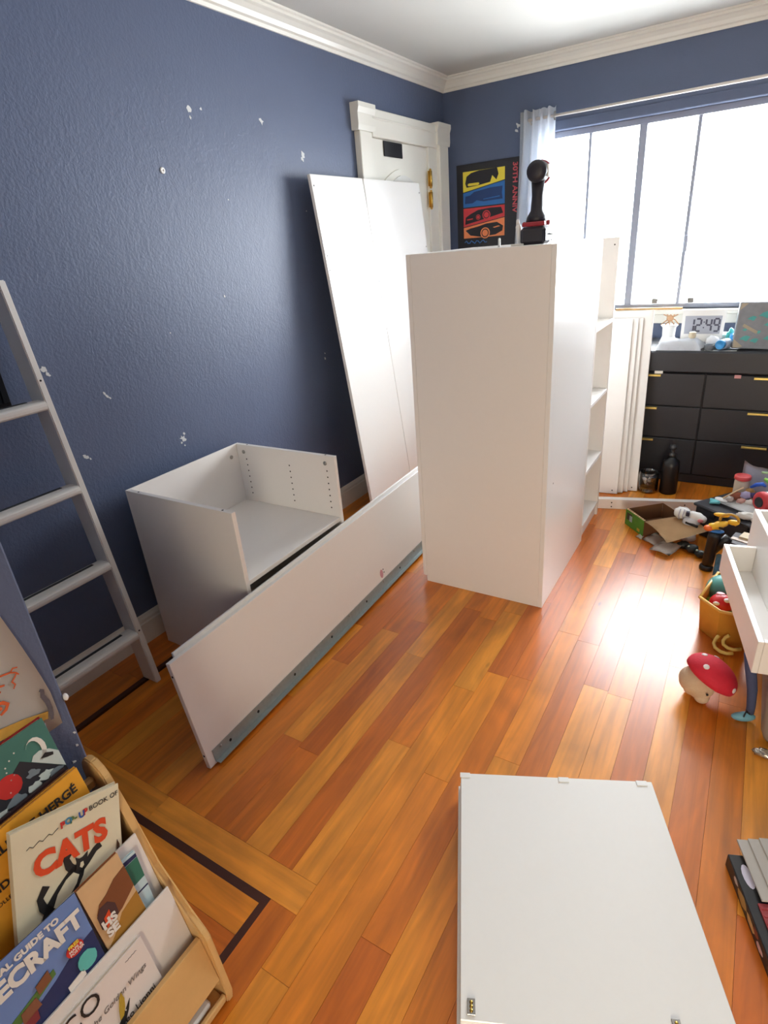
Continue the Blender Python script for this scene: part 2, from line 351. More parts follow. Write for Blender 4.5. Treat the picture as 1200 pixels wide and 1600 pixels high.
# window
win = thing('window_1', 'wide dark framed sliding window full of white daylight', 'window', ((WX0+WX1)/2, YB+.07, WZ0)); del win['category']; struct(win)
FY0, FY1 = YB+.045, YB+.105
for n_, b in (('window_frame', (WX0, WX1, FY0, FY1, WZ1-.035, WZ1)), ('window_frame', (WX0, WX1, FY0, FY1, WZ0, WZ0+.03)),
              ('window_frame', (WX0, WX0+.035, FY0, FY1, WZ0+.03, WZ1-.035)), ('window_frame', (WX1-.035, WX1, FY0, FY1, WZ0+.03, WZ1-.035)),
              ('mullion', (-.765, -.722, FY0, FY1, WZ0+.03, WZ1-.035)), ('mullion', (-1.062, -1.045, FY0+.01, FY1-.01, WZ0+.03, WZ1-.035)),
              ('mullion', (-.452, -.432, FY0+.01, FY1-.01, WZ0+.03, WZ1-.035)), ('mullion', (.14, .16, FY0+.01, FY1-.01, WZ0+.03, WZ1-.035))):
    box(n_, *b, FRAMEM, win, .002)
for a, b in ((WX0+.035, -1.062), (-1.045, -.765), (-.722, -.452), (-.432, .14), (.16, WX1-.035)):
    box('pane', a, b, YB+.072, YB+.077, WZ0+.03, WZ1-.035, PANE, win, 0)
box('sash_handle', -.445, -.425, FY0-.018, FY0+.01, 1.30, 1.39, FRAMEM, win, .003)
LATCH = mat('window_latch', (96, 92, 88), .4, metal=.5)
for x in (-.575, -.365):
    box('latch', x-.018, x+.018, FY0-.016, FY0, .998, 1.028, LATCH, win, .003)
box('head_moulding', WX0-.02, WX1+.02, YB-.012, YB, WZ1+.0, WZ1+.055, BLUE, win, .004)
box('sill', WX0-.03, WX1+.03, YB-.035, YB+.045, WZ0-.03, WZ0, TRIM, win, .004)
box('sill_apron', WX0-.02, WX1+.02, YB-.016, YB, WZ0-.085, WZ0-.03, TRIM, win, .003)
SILLW = mat('varnished_strip', (206, 160, 98), .4, var=.1)
tag(box('wooden_stick', -.80, -.40, YB-.03, YB-.012, WZ0+.001, WZ0+.014, SILLW), 'thin varnished wooden stick lying on the window sill', 'stick')
# unseen window added behind the photographer for fill, pane tinted to warm it
w2 = thing('fill_window', 'added fill window with a warm tinted pane', 'window', ((QX0+QX1)/2, RY-.06, QZ0)); del w2['category']; struct(w2)
for b in ((QX0, QX1, QZ0, QZ0+.03), (QX0, QX1, QZ1-.03, QZ1), (QX0, QX0+.03, QZ0+.03, QZ1-.03), (QX1-.03, QX1, QZ0+.03, QZ1-.03)):
    box('window_frame', b[0], b[1], RY-.09, RY-.03, b[2], b[3], TRIM, w2, .002)
box('pane', QX0+.03, QX1-.03, RY-.062, RY-.058, QZ0+.03, QZ1-.03, glassmat('warm_fill_tint', (.86, .79, .68), .03), w2, 0)

# curtain and rod
ROD = mat('rod_pale', (214, 206, 200), .4, metal=.2)
rod = thing('curtain_rod', 'thin pale curtain rod running above the window', 'curtain rod', (-.3, YB-.085, 2.122))
tube('rod', [(-1.42, YB-.085, 2.122), (1.0, YB-.085, 2.122)], .0085, ROD, rod)
for x in (-1.40, .95):
    tube('bracket', [(x, YB, 2.10), (x, YB-.05, 2.10), (x, YB-.085, 2.112)], .005, ROD, rod, 8)
CURT = mat('curtain_cloth', (222, 226, 232), .85, var=.04, scale=60)
g = []
for j in range(15):
    t = j/14; z = 2.172 - t*1.30; row = []
    for i in range(57):
        s = i/56; wid = .228 + .05*t; x0 = -1.462 - .07*t**1.4
        fold = math.sin(s*math.pi*9 + .6*math.sin(3*t))*(.030 if s < .72 else .02)*(1-.25*t) + .012*math.sin(s*23+t*4)
        row.append((x0+s*wid, YB-.085+fold-.03*t*s, z+.004*math.sin(s*40)))
    g.append(row)
cur = thing('curtain', 'gathered pale grey curtain hanging at the left end of the rod', 'curtain', (-1.36, YB-.085, .87))
sheet('curtain_cloth', g, .002, CURT, cur)
bm = bmesh.new()
rp = [(-1.243, YB-.085+.018*math.cos(t), 2.122+.022*math.sin(t)) for t in [2*math.pi*k/14 for k in range(15)]]
add_tube(bm, rp, .0035, 6); bmobj('grommet', bm, STEEL, cur, True)

# ================================================================== LARGE FURNITURE
def panel_holes(name, cs, n, parent): return discs(name, cs, n, .0035, DARK, parent)
# tall wardrobe, its blank side to the camera
WF, WBK, WLX, WRX, WH = 2.083, 2.735, -1.147, -.592, 1.437
wd = thing('wardrobe_carcass', 'tall white wardrobe carcass standing on the floor, black drill on top', 'wardrobe', ((WLX+WRX)/2, (WF+WBK)/2, 0))
box('side_panel', WLX, WRX-.0185, WF, WF+.018, 0, WH, LAM, wd)
box('side_panel', WLX, WRX-.0185, WBK-.018, WBK, 0, WH, LAM, wd)
box('back_panel', WRX-.018, WRX, WF, WBK, 0, WH, LAMG, wd)
box('top_panel', WLX, WRX-.0185, WF+.0185, WBK-.0185, WH-.019, WH-.001, LAM, wd)
box('bottom_panel', WLX, WRX-.0185, WF+.0185, WBK-.0185, .05, .068, LAM, wd)
box('door_panel', WLX-.019, WLX-.001, WF, WBK, .03, WH, LAM, wd)
panel_holes('screw_hole', [(WRX, 2.17, .55)], X_, wd)
# open shelf tower behind it, shelves facing right
ST0, ST1, SD = 2.740, 3.118, .30
sh = thing('shelf_tower', 'narrow open white shelf tower with four shelves behind the wardrobe', 'shelf', (WRX-.15, (ST0+ST1)/2, 0))
box('side_panel', WRX-SD, WRX, ST0, ST0+.016, 0, WH-.008, LAM, sh)
fp = box('side_panel', WRX-SD, WRX, ST1-.018, ST1, 0, WH-.008, LAM, sh)
panel_holes('screw_hole', [(WRX-.02, ST1-.018, WH-.04)], -Y_, sh)
box('back_panel', WRX-SD, WRX-SD+.008, ST0+.0165, ST1-.0185, .03, WH-.03, LAM, sh)
for z in (.072, .372, .712, 1.058): box('shelf_board', WRX-SD+.009, WRX-.001, ST0+.0165, ST1-.0185, z-.009, z+.009, LAM, sh)
box('plinth', WRX-.03, WRX-.012, ST0+.0165, ST1-.0185, 0, .062, LAM, sh)

# low cabinet without a top, against the left wall
c0, c1, cb, cf, ch = 1.192, 1.797, -1.95, -1.386, .706
lc = thing('low_cabinet', 'low topless white cabinet with one shelf beside the ladder', 'cabinet', ((cb+cf)/2, (c0+c1)/2, 0))
pl = box('side_panel', cb+.0085, cf, c0, c0+.018, 0, ch, LAM, lc); pr = box('side_panel', cb+.0085, cf, c1-.018, c1, 0, ch, LAM, lc)
box('back_panel', cb, cb+.008, c0, c1, 0, ch, LAM, lc)
box('shelf_board', cb+.009, cf-.006, c0+.0185, c1-.0185, .412, .430, LAM, lc)
box('bottom_panel', cb+.009, cf-.006, c0+.0185, c1-.0185, .04, .058, LAM, lc)
panel_holes('peg_hole', [(x, c1-.018, .47+.028*k) for x in (cf-.045, cf-.25, cb+.06) for k in range(7)], -Y_, pr)
for x in (cf-.05, cb+.05): lathe('cam_lock', (x, c1-.018, .672), [(.009, 0), (.009, .003), (.004, .0035)], STEEL, pr, 10, -Y_)
lathe('cam_lock', (cb+.008, c1-.06, .655), [(.009, 0), (.009, .003), (.004, .0035)], STEEL, lc, 10, X_)
discs('screw_hole', [(cb+.07, c0+.009, ch), (cf-.05, c0+.009, ch)], Z_, .004, DARK, pl); discs('screw_hole', [(cb+.07, c1-.009, ch), (cf-.05, c1-.009, ch)], Z_, .004, DARK, pr)

# bed sides leaning along the low cabinet
bu = Vector((-.031, .9995, 0)); bl = Vector((-.060, 0, .396)); bl.normalize(); bn = bu.cross(bl).normalized()
if bn.x < 0: bn = -bn
P0 = Vector((-1.257, .787, .001))
def bed_board(name, label, s0, s1, h, back, z0=0, th=.009):
    t = thing(name, label, 'board', P0+bu*(s0+s1)/2-bn*back, 'bed side boards on the floor')
    obox('board', P0+bu*(s0+s1)/2+bl*(h/2)-bn*(back+th)+Z_*z0, (bu, bl, bn), ((s1-s0)/2, h/2, th), LAM, t); return t
b1 = bed_board('bed_board', 'long white bed board with steel rail along its lower edge', 0, 2.0, .402, 0, .003)
b2 = bed_board('bed_board', 'second long white board tucked behind the one with the steel rail', .035, 2.02, .414, .0185, .003, .005)
bm = bmesh.new()
add_obox(bm, P0+bu*1.01+bl*.030+bn*.0012+Z_*.003, (bu, bl, bn), (.985, .022, .0012)); add_obox(bm, P0+bu*1.01+bl*.009+bn*.012+Z_*.003, (bu, bl, bn), (.985, .0012, .011))
rail = bmobj('rail', bm, ZINC, b1); rail['label'] = 'galvanised steel angle rail'
discs('rail_hole', [P0+bu*s+bl*.030+bn*.0024+Z_*.003 for s in (.10, .24, .45, .70, .98, 1.30, 1.62, 1.90)], bn, .0055, DARK, rail)
for s in (.06, .32, .58, .84, 1.14, 1.46): lathe('rail_screw', P0+bu*s+bl*.042+bn*.0024+Z_*.003, [(.005, 0), (.004, .002), (.001, .003)], STEEL, rail, 8, bn)
discs('screw_hole', [P0+bl*q-bn*.009+Z_*.003 for q in (.05, .355)], -bu, .004, DARK, b1)
PINK = mat('pink_sticker', (206, 150, 160), .6)
bm = bmesh.new(); add_disc(bm, P0+bu*1.142+bl*.085+bn*.0002, bn, .021, .0008, 14, .62, bl); st = bmobj('sticker', bm, PINK, b1); st['label'] = 'small faded pink sticker'
discs('sticker_eye', [P0+bu*(1.142+a)+bl*(.085+b)+bn*.001 for a, b in ((.018, .014), (.021, -.002))], bn, .0035, DARK, st)

# two-leaf panel leaning on the door casing
lt = Vector((-.197, 0, 1.82)).normalized(); ln = Vector((lt.z, 0, -lt.x))
PB = Vector((-1.755, 0, .001)); LL = 1.831
lp = thing('leaning_back_panel', 'tall white folded hardboard panel leaning against the door casing', 'panel', (-1.76, 3.15, 0))
for a, b in ((2.584, 3.054), (3.058, 3.715)):
    obox('panel_leaf', PB+Y_*(a+b)/2+lt*(LL/2)-ln*.009, (Y_, lt, ln), ((b-a)/2, LL/2, .009), LAMG, lp, .002)
discs('screw_hole', [PB+Y_*2.60+lt*q for q in (1.78, 1.46, 1.39)], ln, .004, DARK, lp)
discs('screw_hole', [PB+Y_*3.70+lt*q for q in (1.775, 1.46)], ln, .004, DARK, lp)
tag(tube('hanging_cord', [PB+Y_*3.056+lt*LL+ln*.004, PB+Y_*3.062+lt*1.6+ln*.004, PB+Y_*3.075+lt*1.44+ln*.004, PB+Y_*3.085+lt*1.43+ln*.004, PB+Y_*3.085+lt*1.45+ln*.004], .0012, PAPER, None, 5), 'thin white cord with hooked end hanging down the leaning panel', 'cord')

# ladder leaning on the left wall
lad = thing('bunk_ladder', 'white wooden bunk bed ladder leaning against the blue wall', 'ladder', (-1.8, .8, 0))
la = Vector((-.126, 0, 1)).normalized(); lb = Vector((la.z, 0, -la.x))
def stile(y0, y1):
    F = Vector((-1.765, 0, 0)); q = [F+Y_*y0, F+Y_*y0-X_*.082, F+Y_*y0-X_*.082+Vector((-.126*1.47, 0, 1.47)), F+Y_*y0+Vector((-.126*1.47, 0, 1.47))]
    bm = bmesh.new(); add_prism(bm, q, (0, y1-y0, 0)); bmesh.ops.bevel(bm, geom=bm.edges[:], offset=.003, segments=2, affect='EDGES'); return bmobj('stile', bm, LADW, lad)
s1_ = stile(.984, 1.007); stile(.60, .623)
panel_holes('screw_hole', [(-1.7645-.126*z, .995, z) for z in (1.17, .235)], X_, s1_)
GROOVE = mat('anti_slip_strip', (46, 48, 52), .7)
for z in (.218, .512, .803, 1.092):
    prof = []
    for k in range(18):
        t = 2*math.pi*k/18; prof.append(Vector((-1.765-.126*z-.030+.036*math.copysign(abs(math.cos(t))**.6, math.cos(t)), .6235, z+.017*math.copysign(abs(math.sin(t))**.7, math.sin(t)))))
    rg = prism('rung', prof, (0, .36, 0), LADW, lad)
    box('anti_slip_groove', -1.765-.126*z-.046, -1.765-.126*z-.034, .64, .945, z+.0165, z+.0185, GROOVE, rg, 0)
pf = thing('picture_frame', 'black picture frame edge on the blue wall behind the ladder', 'picture frame', (XL+.001, .8, 1.09))
for b in ((.66, .935, 1.09, 1.11), (.66, .935, 1.49, 1.51), (.66, .68, 1.11, 1.49), (.915, .935, 1.11, 1.49)): box('frame_bar', XL+.001, XL+.019, *b, BLACK, pf)
box('picture', XL+.001, XL+.010, .68, .915, 1.11, 1.49, mat('dark_print', (32, 34, 40), .6), pf, 0)

# boards stacked on the floor in front
fa = Vector((.475, .212, 0)).normalized(); fb = Vector((.408, -.913, 0)).normalized(); FL = Vector((-.518, 1.077, 0))
for k, (o1, o2, ln_, wd_, lab) in enumerate(((.004, .012, .615, .508, 'bottom'), (-.008, .010, .612, .516, 'second'), (-.002, .016, .610, .512, 'third'), (0, 0, .585, .520, 'top'))):
    z = .0005+k*.0203
    lab = {'bottom': 'lowest white board of the flat stack in the foreground', 'second': 'white board one up from the floor in the foreground stack', 'third': 'white board just under the topmost in the foreground stack', 'top': 'large white board with edge clips lying on top of the foreground stack'}[lab]
    t = thing('flat_board', lab, 'board', FL+fa*(o1+wd_/2)+fb*(o2+ln_/2)+Z_*z, 'white boards stacked on the floor')
    obox('board', FL+fa*(o1+wd_/2)+fb*(o2+ln_/2)+Z_*(z+.010), (fa, fb, Z_), (wd_/2, ln_/2, .010), LAMG, t, .0015)
    if k == 3:
        for q in (.012, .285, .492):
            obox('edge_clip', FL+fa*q+fb*.008+Z_*(z+.0212), (fa, fb, Z_), (.014, .008, .0012), WHITEP, t, .0006)
        for q, e in ((.022, .562), (.41, .562)):
            hp = obox('hinge_plate', FL+fa*q+fb*e+Z_*(z+.0215), (fa, fb, Z_), (.008, .014, .0015), STEEL, t, .0005)
            for s in (-.007, 0, .007): lathe('hinge_screw', FL+fa*q+fb*(e+s)+Z_*(z+.023), [(.004, 0), (.003, .0015)], BRASS, hp, 8)

# ================================================================== DRESSER SIDE
DX0, DX1, DY0, DY1, DT = -.785, .415, 3.747, 4.225, .797
dr = thing('dresser', 'black six drawer dresser with slim gold pulls under the window', 'dresser', ((DX0+DX1)/2, (DY0+DY1)/2, 0))
box('body', DX0, DX1, DY0+.02, DY1, .055, .672, BLACKW, dr, .003)
box('top', DX0-.004, DX1+.004, DY0-.006, DY1, .676, DT, BLACKW, dr, .008)
box('plinth', DX0+.01, DX1-.01, DY0+.012, DY1-.02, 0, .055, BLACKW, dr, .002)
for a, b in ((DX0+.004, -.188), (-.182, DX1-.004)):
    for z0, z1 in ((.478, .669), (.281, .472), (.06, .275)):
        d_ = box('drawer_front', a, b, DY0, DY0+.019, z0, z1, BLACKW, dr, .003)
        cx = -.48 if a < -.3 else .1115
        bm = bmesh.new(); add_box(bm, cx-.062, cx+.062, DY0-.022, DY0+.004, z1-.0085, z1-.0045, .001); add_box(bm, cx-.062, cx+.062, DY0-.022, DY0-.018, z1-.016, z1-.0085, .001)
        bmobj('pull', bm, GOLD, d_)
# boards leaning against the dresser
lv = Vector((-.048, .26, .96)).normalized(); lw = Vector((-1, -.02, 0)).normalized(); lw = (lw - lv*lw.dot(lv)).normalized(); lnn = lw.cross(lv).normalized()
if lnn.y > 0: lnn = -lnn
for k, (x, y, h, wd_, lab) in enumerate(((-.448, 3.502, 1.055, .46, 'widest white board, leaning on the dresser behind the narrower ones'), (-.497, 3.473, 1.015, .30, 'third white strip board leaning beside the dresser, next to the widest'),
        (-.519, 3.446, 1.017, .30, 'middle white strip board of the three leaning beside the dresser'), (-.545, 3.418, 1.02, .30, 'foremost white strip board leaning beside the dresser'))):
    p = Vector((x, y, .0065)); t = thing('leaning_board', lab, 'board', p+lw*wd_/2, 'white boards leaning by the dresser')
    obox('board', p+lw*wd_/2+lv*h/2-lnn*.009, (lw, lv, lnn), (wd_/2, h/2, .008), LAM, t, .0015)
    discs('screw_hole', [p+lw*.22+lv*(h-.03), p+lw*.03+lv*.02], lnn, .004, DARK, t) if k in (0, 3) else None
# low rail board on the floor behind the tower
ra = Vector((.96, .27, 0)).normalized(); rb = Vector((-.27, .96, 0)).normalized(); RP = Vector((-.602, 3.185, 0))
fr_ = thing('floor_rail_board', 'narrow white board lying on the floor in front of the leaning boards', 'board', RP+ra*.45)
obox('board', RP+ra*.38+rb*.02+Z_*.0305, (ra, rb, Z_), (.48, .018, .030), LAM, fr_, .0015)
discs('screw_hole', [RP+ra*s+rb*.002+Z_*z for s, z in ((.07, .04), (.07, .015), (.45, .04))], -rb, .004, DARK, fr_)

# on the dresser
ck = thing('digital_clock', 'white digital wall clock reading 12:49 standing on the dresser', 'clock', (-.25, 3.92, DT))
cv = Vector((.0, .12, .99)).normalized(); cn = Vector((0, -.99, .12)).normalized(); CK = Vector((-.251, 3.91, DT+.006))
bm = bmesh.new()
add_prism(bm, [CK+X_*a+cv*b for a, b in ((-.108, .02), (.108, .02), (.112, .195), (-.112, .195))], -cn*.022); bmobj('case', bm, WHITEP, ck)
LCD = mat('lcd_grey', (168, 172, 184), .3, var=.02); SEG = mat('lcd_segment', (74, 76, 92), .4)
lcd = prism('display', [CK+X_*a+cv*b+cn*.0002 for a, b in ((-.092, .065), (.092, .065), (.095, .165), (-.095, .165))], cn*.001, LCD, ck)
prism('foot', [CK+X_*a+cv*b for a, b in ((-.09, -.004), (.09, -.004), (.095, .02), (-.095, .02))], -cn*.03, LCD, ck)
def seven(ch, x, y, w_, h_):
    on = {'1': 'bc', '2': 'abged', '4': 'fgbc', '9': 'abcdfg'}[ch]; t_ = .005; bm = bmesh.new()
    S = {'a': (0, h_, w_, h_), 'd': (0, 0, w_, 0), 'g': (0, h_/2, w_, h_/2), 'f': (0, h_/2, 0, h_), 'b': (w_, h_/2, w_, h_), 'e': (0, 0, 0, h_/2), 'c': (w_, 0, w_, h_/2)}
    for s in on:
        a, b, c_, d_ = S[s]
        hx, hy = (w_/2-.002, t_) if b == d_ else (t_, h_/4-.003)
        add_obox(bm, CK+X_*(x+(a+c_)/2)+cv*(y+(b+d_)/2)+cn*.0016, (X_, cv, cn), (hx, hy, .0004))
    bmobj('digit', bm, SEG, lcd)
for ch_, x in (('1', -.072), ('2', -.035), ('4', .018), ('9', .058)): seven(ch_, x, .08, .026, .068)
for b in (.10, .13): obox('colon_dot', CK+X_*.006+cv*b+cn*.0016, (X_, cv, cn), (.0035, .0035, .0004), SEG, lcd, 0)
# square board game box standing up, mottled stone and teal
gb = thing('standing_game_box', 'square stone-grey box with teal patches standing on the dresser', 'box', (.02, 3.83, DT))
GBM = mat('stone_print', (132, 136, 142), .6, var=.25, scale=30); TEAL = mat('teal_print', (70, 160, 158), .5, var=.15); TAN = mat('tan_print', (172, 160, 140), .6, var=.12)
gv = Vector((.03, .1, .99)).normalized(); gx = Vector((1, .12, 0)).normalized(); gx = (gx-gv*gx.dot(gv)).normalized(); gn = gx.cross(gv); gn = gn if gn.y < 0 else -gn
G0 = Vector((-.083, 3.80, DT+.010))
bx_ = obox('box_body', G0+gx*.125+gv*.122-gn*.03, (gx, gv, gn), (.125, .122, .028), GBM, gb, .004)
def gpoly(nm, pts, mt_, h=.0008): return prism(nm, [G0+gx*a+gv*b-gn*.0018 for a, b in pts], gn*h, mt_, bx_)
gpoly('corner_mark', ((.002, .05), (.05, .012), (.03, .006), (.004, .006)), TAN); gpoly('corner_mark', ((.002, .20), (.04, .238), (.006, .238)), TAN)
gpoly('corner_mark', ((.248, .05), (.20, .012), (.24, .006)), TAN)
for a, b, r_ in ((.055, .055, .022), (.10, .045, .018), (.045, .10, .010), (.07, .16, .018), (.13, .18, .026), (.11, .09, .012), (.17, .06, .024), (.19, .14, .03), (.21, .20, .015), (.15, .13, .016)):
    gpoly('teal_patch', [(a+r_*math.cos(t)*(1.4 if k % 2 else .8), b+r_*.6*math.sin(t)*(1.2 if k % 3 else .7)) for k, t in enumerate([2*math.pi*k/9 for k in range(9)])], TEAL)
gpoly('title_strip', ((.03, .118), (.036, .132), (.108, .094), (.102, .080)), TAN, .0014)
# folded white cloth, little pot, ornament, cups
def lump(name, label, cat, c, r, mt_, amp=.12, fq=9, seed=0, nu=24, nv=12, group=None):
    rnd = random.Random(seed); ph = [rnd.uniform(0, 6) for _ in range(6)]
    fn = lambda d: 1 + amp*math.sin(fq*d.x+ph[0])*math.cos(fq*.8*d.y+ph[1]) + amp*.6*math.sin(fq*1.7*d.z+ph[2]+4*d.x)
    o = ell(name, c, r, mt_, None, nu=nu, nv=nv, fn=fn)
    me = o.data
    lowest = o.location.z
    return tag(o, label, cat, group)
CLOTH = mat('white_cloth', (232, 234, 238), .9, var=.03)
g = []
for j in range(13):
    t = j/12; row = []
    for i in range(25):
        s = i/24; e = min(s, 1-s, t*.7, (1-t)*.7); h = .052*min(1, e/.16)**.6
        row.append((-.462+s*.235-.01*math.sin(t*5), 3.752+t*.15, DT+.003+h+.004*math.sin(s*14+t*6)*min(1, e/.1)))
    g.append(row)
tag(sheet('folded_cloth', g, .002, CLOTH), 'soft white folded cloth on the left end of the dresser', 'cloth')
POT = mat('cream_ceramic', (224, 214, 188), .4)
tag(lathe('cream_pot', (-.287, 3.80, DT+.064), [(.012, 0), (.019, .006), (.021, .018), (.017, .028), (.020, .033), (.012, .036)], POT, seg=16), 'tiny cream ceramic pot sitting on the white cloth', 'pot')
orn = thing('ornament', 'white stand with a small bronze lattice ornament left of the clock', 'ornament', (-.43, 3.97, DT))
BRZ = mat('bronze', (176, 140, 108), .4, metal=.4)
lathe('stand', (-.43, 3.97, DT), [(.045, 0), (.05, .01), (.035, .05), (.038, .10), (.05, .115)], WHITEP, orn)
for k in range(5):
    a = -.05+.025*k; tube('lattice_strand', [(-.43+a, 3.97, DT+.115), (-.43+a*.3+.012*math.sin(k*2), 3.965, DT+.145), (-.43-a*.8, 3.97, DT+.175)], .004, BRZ, orn, 6)
lathe('ring', (-.43, 3.958, DT+.155), [(.014, 0), (.02, .003), (.02, .006), (.014, .008)], BRZ, orn, 14, -Y_)
BLUEP = mat('bright_blue_plastic', (56, 148, 214), .3); GREYP = mat('grey_plastic', (98, 102, 108), .45); TURQ = mat('turquoise_plastic', (60, 176, 176), .35)
bt = thing('toy_bottle', 'pale blue capped toy bottle lying at the clock foot', 'bottle', (-.10, 3.80, DT))
ba_ = Vector((-.35, -.93, .05)).normalized()
lathe('bottle_body', (-.105, 3.86, DT+.030), [(.018, 0), (.028, .012), (.028, .07), (.024, .082)], mat('pale_blue_plastic', (188, 204, 226), .35), bt, 16, ba_)
lathe('cap', Vector((-.105, 3.86, DT+.030))+ba_*.083, [(.025, 0), (.026, .02), (.022, .024), (.018, .018)], BLUEP, bt, 16, ba_)
tag(ell('blue_toy', (-.082, 3.875, DT+.048), (.02, .05, .022), BLUEP, ax=(Vector((1, .3, 0)), Vector((-.3, .9, .35)), Vector((0, -.35, .9))), fn=lambda d: 1+.2*math.sin(9*d.y)), 'knobbly blue toy leaning behind the toy bottle', 'toy')
tag(ell('turquoise_toy', (-.105, 3.93, DT+.05), (.022, .03, .045), TURQ, fn=lambda d: 1+.2*math.sin(8*d.z+3*d.x)), 'knobbly turquoise toy beside the game box', 'toy')
tag(lathe('grey_cup', (-.193, 3.79, DT), [(.018, 0), (.024, .004), (.026, .03), (.022, .032), (.02, .006)], GREYP, seg=14), 'small dark grey cup between the cloth and the toy bottle', 'cup')
tag(sheet('white_saucer', [[(-.215+.16*s, 3.755+.035*t, DT+.0015+.003*abs(s-.5)) for s in [k/6 for k in range(7)]] for t in (0, .5, 1)], .002, WHITEP), 'flat white card lying at the front edge of the dresser', 'card')
tag(lathe('white_tub', (-.15, 3.99, DT), [(.05, 0), (.055, .01), (.055, .06), (.05, .065)], WHITEP), 'low white tub behind the toy bottle', 'tub')
tag(lump('tissue_ball', '', '', (-.185, 3.862, DT+.036), (.034, .026, .034), CLOTH, .08, 7, 5), 'crumpled white tissue beside the clock', 'tissue')
tag(box('pink_slip', -.045, -.012, DY0-.010, DY0-.0065, .655, .674, mat('pink_slip', (206, 150, 150), .6)), 'pink slip poking out above the right hand top drawer', 'paper')
tag(box('white_slip', -.455, -.41, DY0-.010, DY0-.0065, .668, .684, PAPER), 'white slip poking out above the left hand top drawer', 'paper')
# bottle and clear tub on the floor before the dresser
kb = thing('black_bottle', 'tall black bottle with pump top standing in front of the dresser', 'bottle', (-.285, 3.565, 0))
lathe('bottle_body', (-.285, 3.565, 0), [(.046, 0), (.048, .01), (.047, .17), (.044, .20), (.026, .215), (.022, .225)], BLACK, kb, 20)
lathe('bottle_neck', (-.285, 3.565, .2255), [(.018, 0), (.018, .022), (.009, .024), (.009, .045), (.02, .05), (.018, .07), (.006, .075)], mat('dark_grey_plastic', (52, 54, 58), .35), kb, 16)
ct = thing('clear_tub', 'clear plastic tub of odds and ends next to the black bottle', 'tub', (-.395, 3.545, 0))
lathe('tub_wall', (-.395, 3.545, 0), [(.05, 0), (.056, .01), (.058, .10), (.052, .125), (.050, .125), (.055, .10), (.052, .012), (.0, .01)], CLEAR, ct, 20)
for i in range(16):
    rnd = random.Random(200+i); a = rnd.uniform(0, 6.3); q = rnd.uniform(0, .032)
    mt_ = [mat('clutter_brown', (118, 84, 70), .5), mat('clutter_grey', (150, 150, 156), .4), mat('clutter_dark', (52, 48, 52), .5), mat('clutter_white', (220, 220, 220), .5)][i % 4]
    ell('odd_piece', (-.395+q*math.cos(a), 3.545+q*math.sin(a), .022+.005*i), (.014, .010, .011), mt_, ct, nu=8, nv=6, fn=lambda d: 1+.25*math.sin(7*d.x+5*d.y))

# ------------------------------------------------------------------ poster
PX0, PX1, PZ0, PZ1 = -1.945, -1.475, 1.30, 1.945
po = thing('car_poster', 'black poster with four coloured car panels on the back wall', 'poster', ((PX0+PX1)/2, YB, PZ0))
box('sheet', PX0, PX1, YB-.006, YB-.001, PZ0, PZ1, mat('poster_black', (36, 36, 42), .5), po, 0)
def pz(b): return PZ0+.60-(.60-b)*.76
def pp(nm, pts, col, d, parent=po):
    return prism(nm, [(PX0+a, YB-.006, pz(b)) for a, b in pts], (0, -d, 0), col, parent)
pY, pB, pR, pO, pK = mat('print_yellow', (232, 214, 70), .6), mat('print_blue', (44, 108, 176), .6), mat('print_red', (206, 60, 66), .6), mat('print_orange', (238, 140, 88), .6), mat('print_black', (34, 33, 40), .6)
yq = pp('yellow_panel', ((.048, .435), (.048, .60), (.355, .60), (.355, .500)), pY, .0006)
bq = pp('blue_panel', ((.048, .310), (.048, .428), (.355, .493), (.355, .310)), pB, .0006)
rq = pp('red_panel', ((.048, .145), (.048, .30), (.355, .30), (.355, .205)), pR, .0006)
oq = pp('orange_panel', ((.048, .048), (.048, .138), (.355, .198), (.355, .048)), pO, .0006)
pp('car_front', ((.065, .505), (.075, .56), (.11, .585), (.17, .598), (.30, .60), (.31, .55), (.295, .507), (.265, .545), (.25, .495), (.15, .478), (.075, .472)), pK, .0012, yq)
pp('number_plate', ((.082, .492), (.09, .503), (.165, .503), (.172, .492), (.16, .482), (.09, .482)), pY, .0018, yq)
pp('car_side', ((.06, .34), (.065, .40), (.10, .405), (.13, .43), (.25, .45), (.34, .452), (.335, .40), (.34, .35), (.2, .345), (.15, .36), (.12, .34)), mat('print_navy', (34, 62, 112), .6), .0012, bq)
pp('car_side', ((.06, .165), (.065, .225), (.10, .25), (.16, .28), (.25, .288), (.33, .285), (.345, .235), (.27, .215), (.15, .185)), pK, .0012, rq)
pp('car_side', ((.062, .115), (.10, .13), (.16, .142), (.22, .16), (.30, .165), (.345, .13), (.34, .09), (.29, .062), (.18, .052), (.10, .07)), pK, .0012, oq)
def wheel(x, z, r_, c1_, par):
    bm = bmesh.new(); add_disc(bm, (PX0+x, YB-.0074, pz(z)), -Y_, r_*.85, .0005, 18); q = bmobj('wheel', bm, c1_, par)
    bm = bmesh.new(); add_disc(bm, (PX0+x, YB-.008, pz(z)), -Y_, r_*.85*.78, .0004, 18); bmobj('tyre', bm, pK, q)
    bm = bmesh.new(); add_disc(bm, (PX0+x, YB-.0085, pz(z)), -Y_, r_*.85*.6, .0004, 14); bmobj('rim', bm, c1_, q)
wheel(.212, .082, .042, pO, oq); wheel(.222, .232, .035, pR, rq); wheel(.16, .22, .02, pR, rq)
pp('car_stripe', ((.075, .20), (.075, .21), (.12, .215), (.12, .205)), pR, .0018, rq); pp('car_lamp', ((.27, .125), (.31, .135), (.325, .128), (.28, .118)), pO, .0018, oq)
pp('car_stripe', ((.20, .36), (.20, .366), (.32, .378), (.32, .37)), pB, .0018, bq)
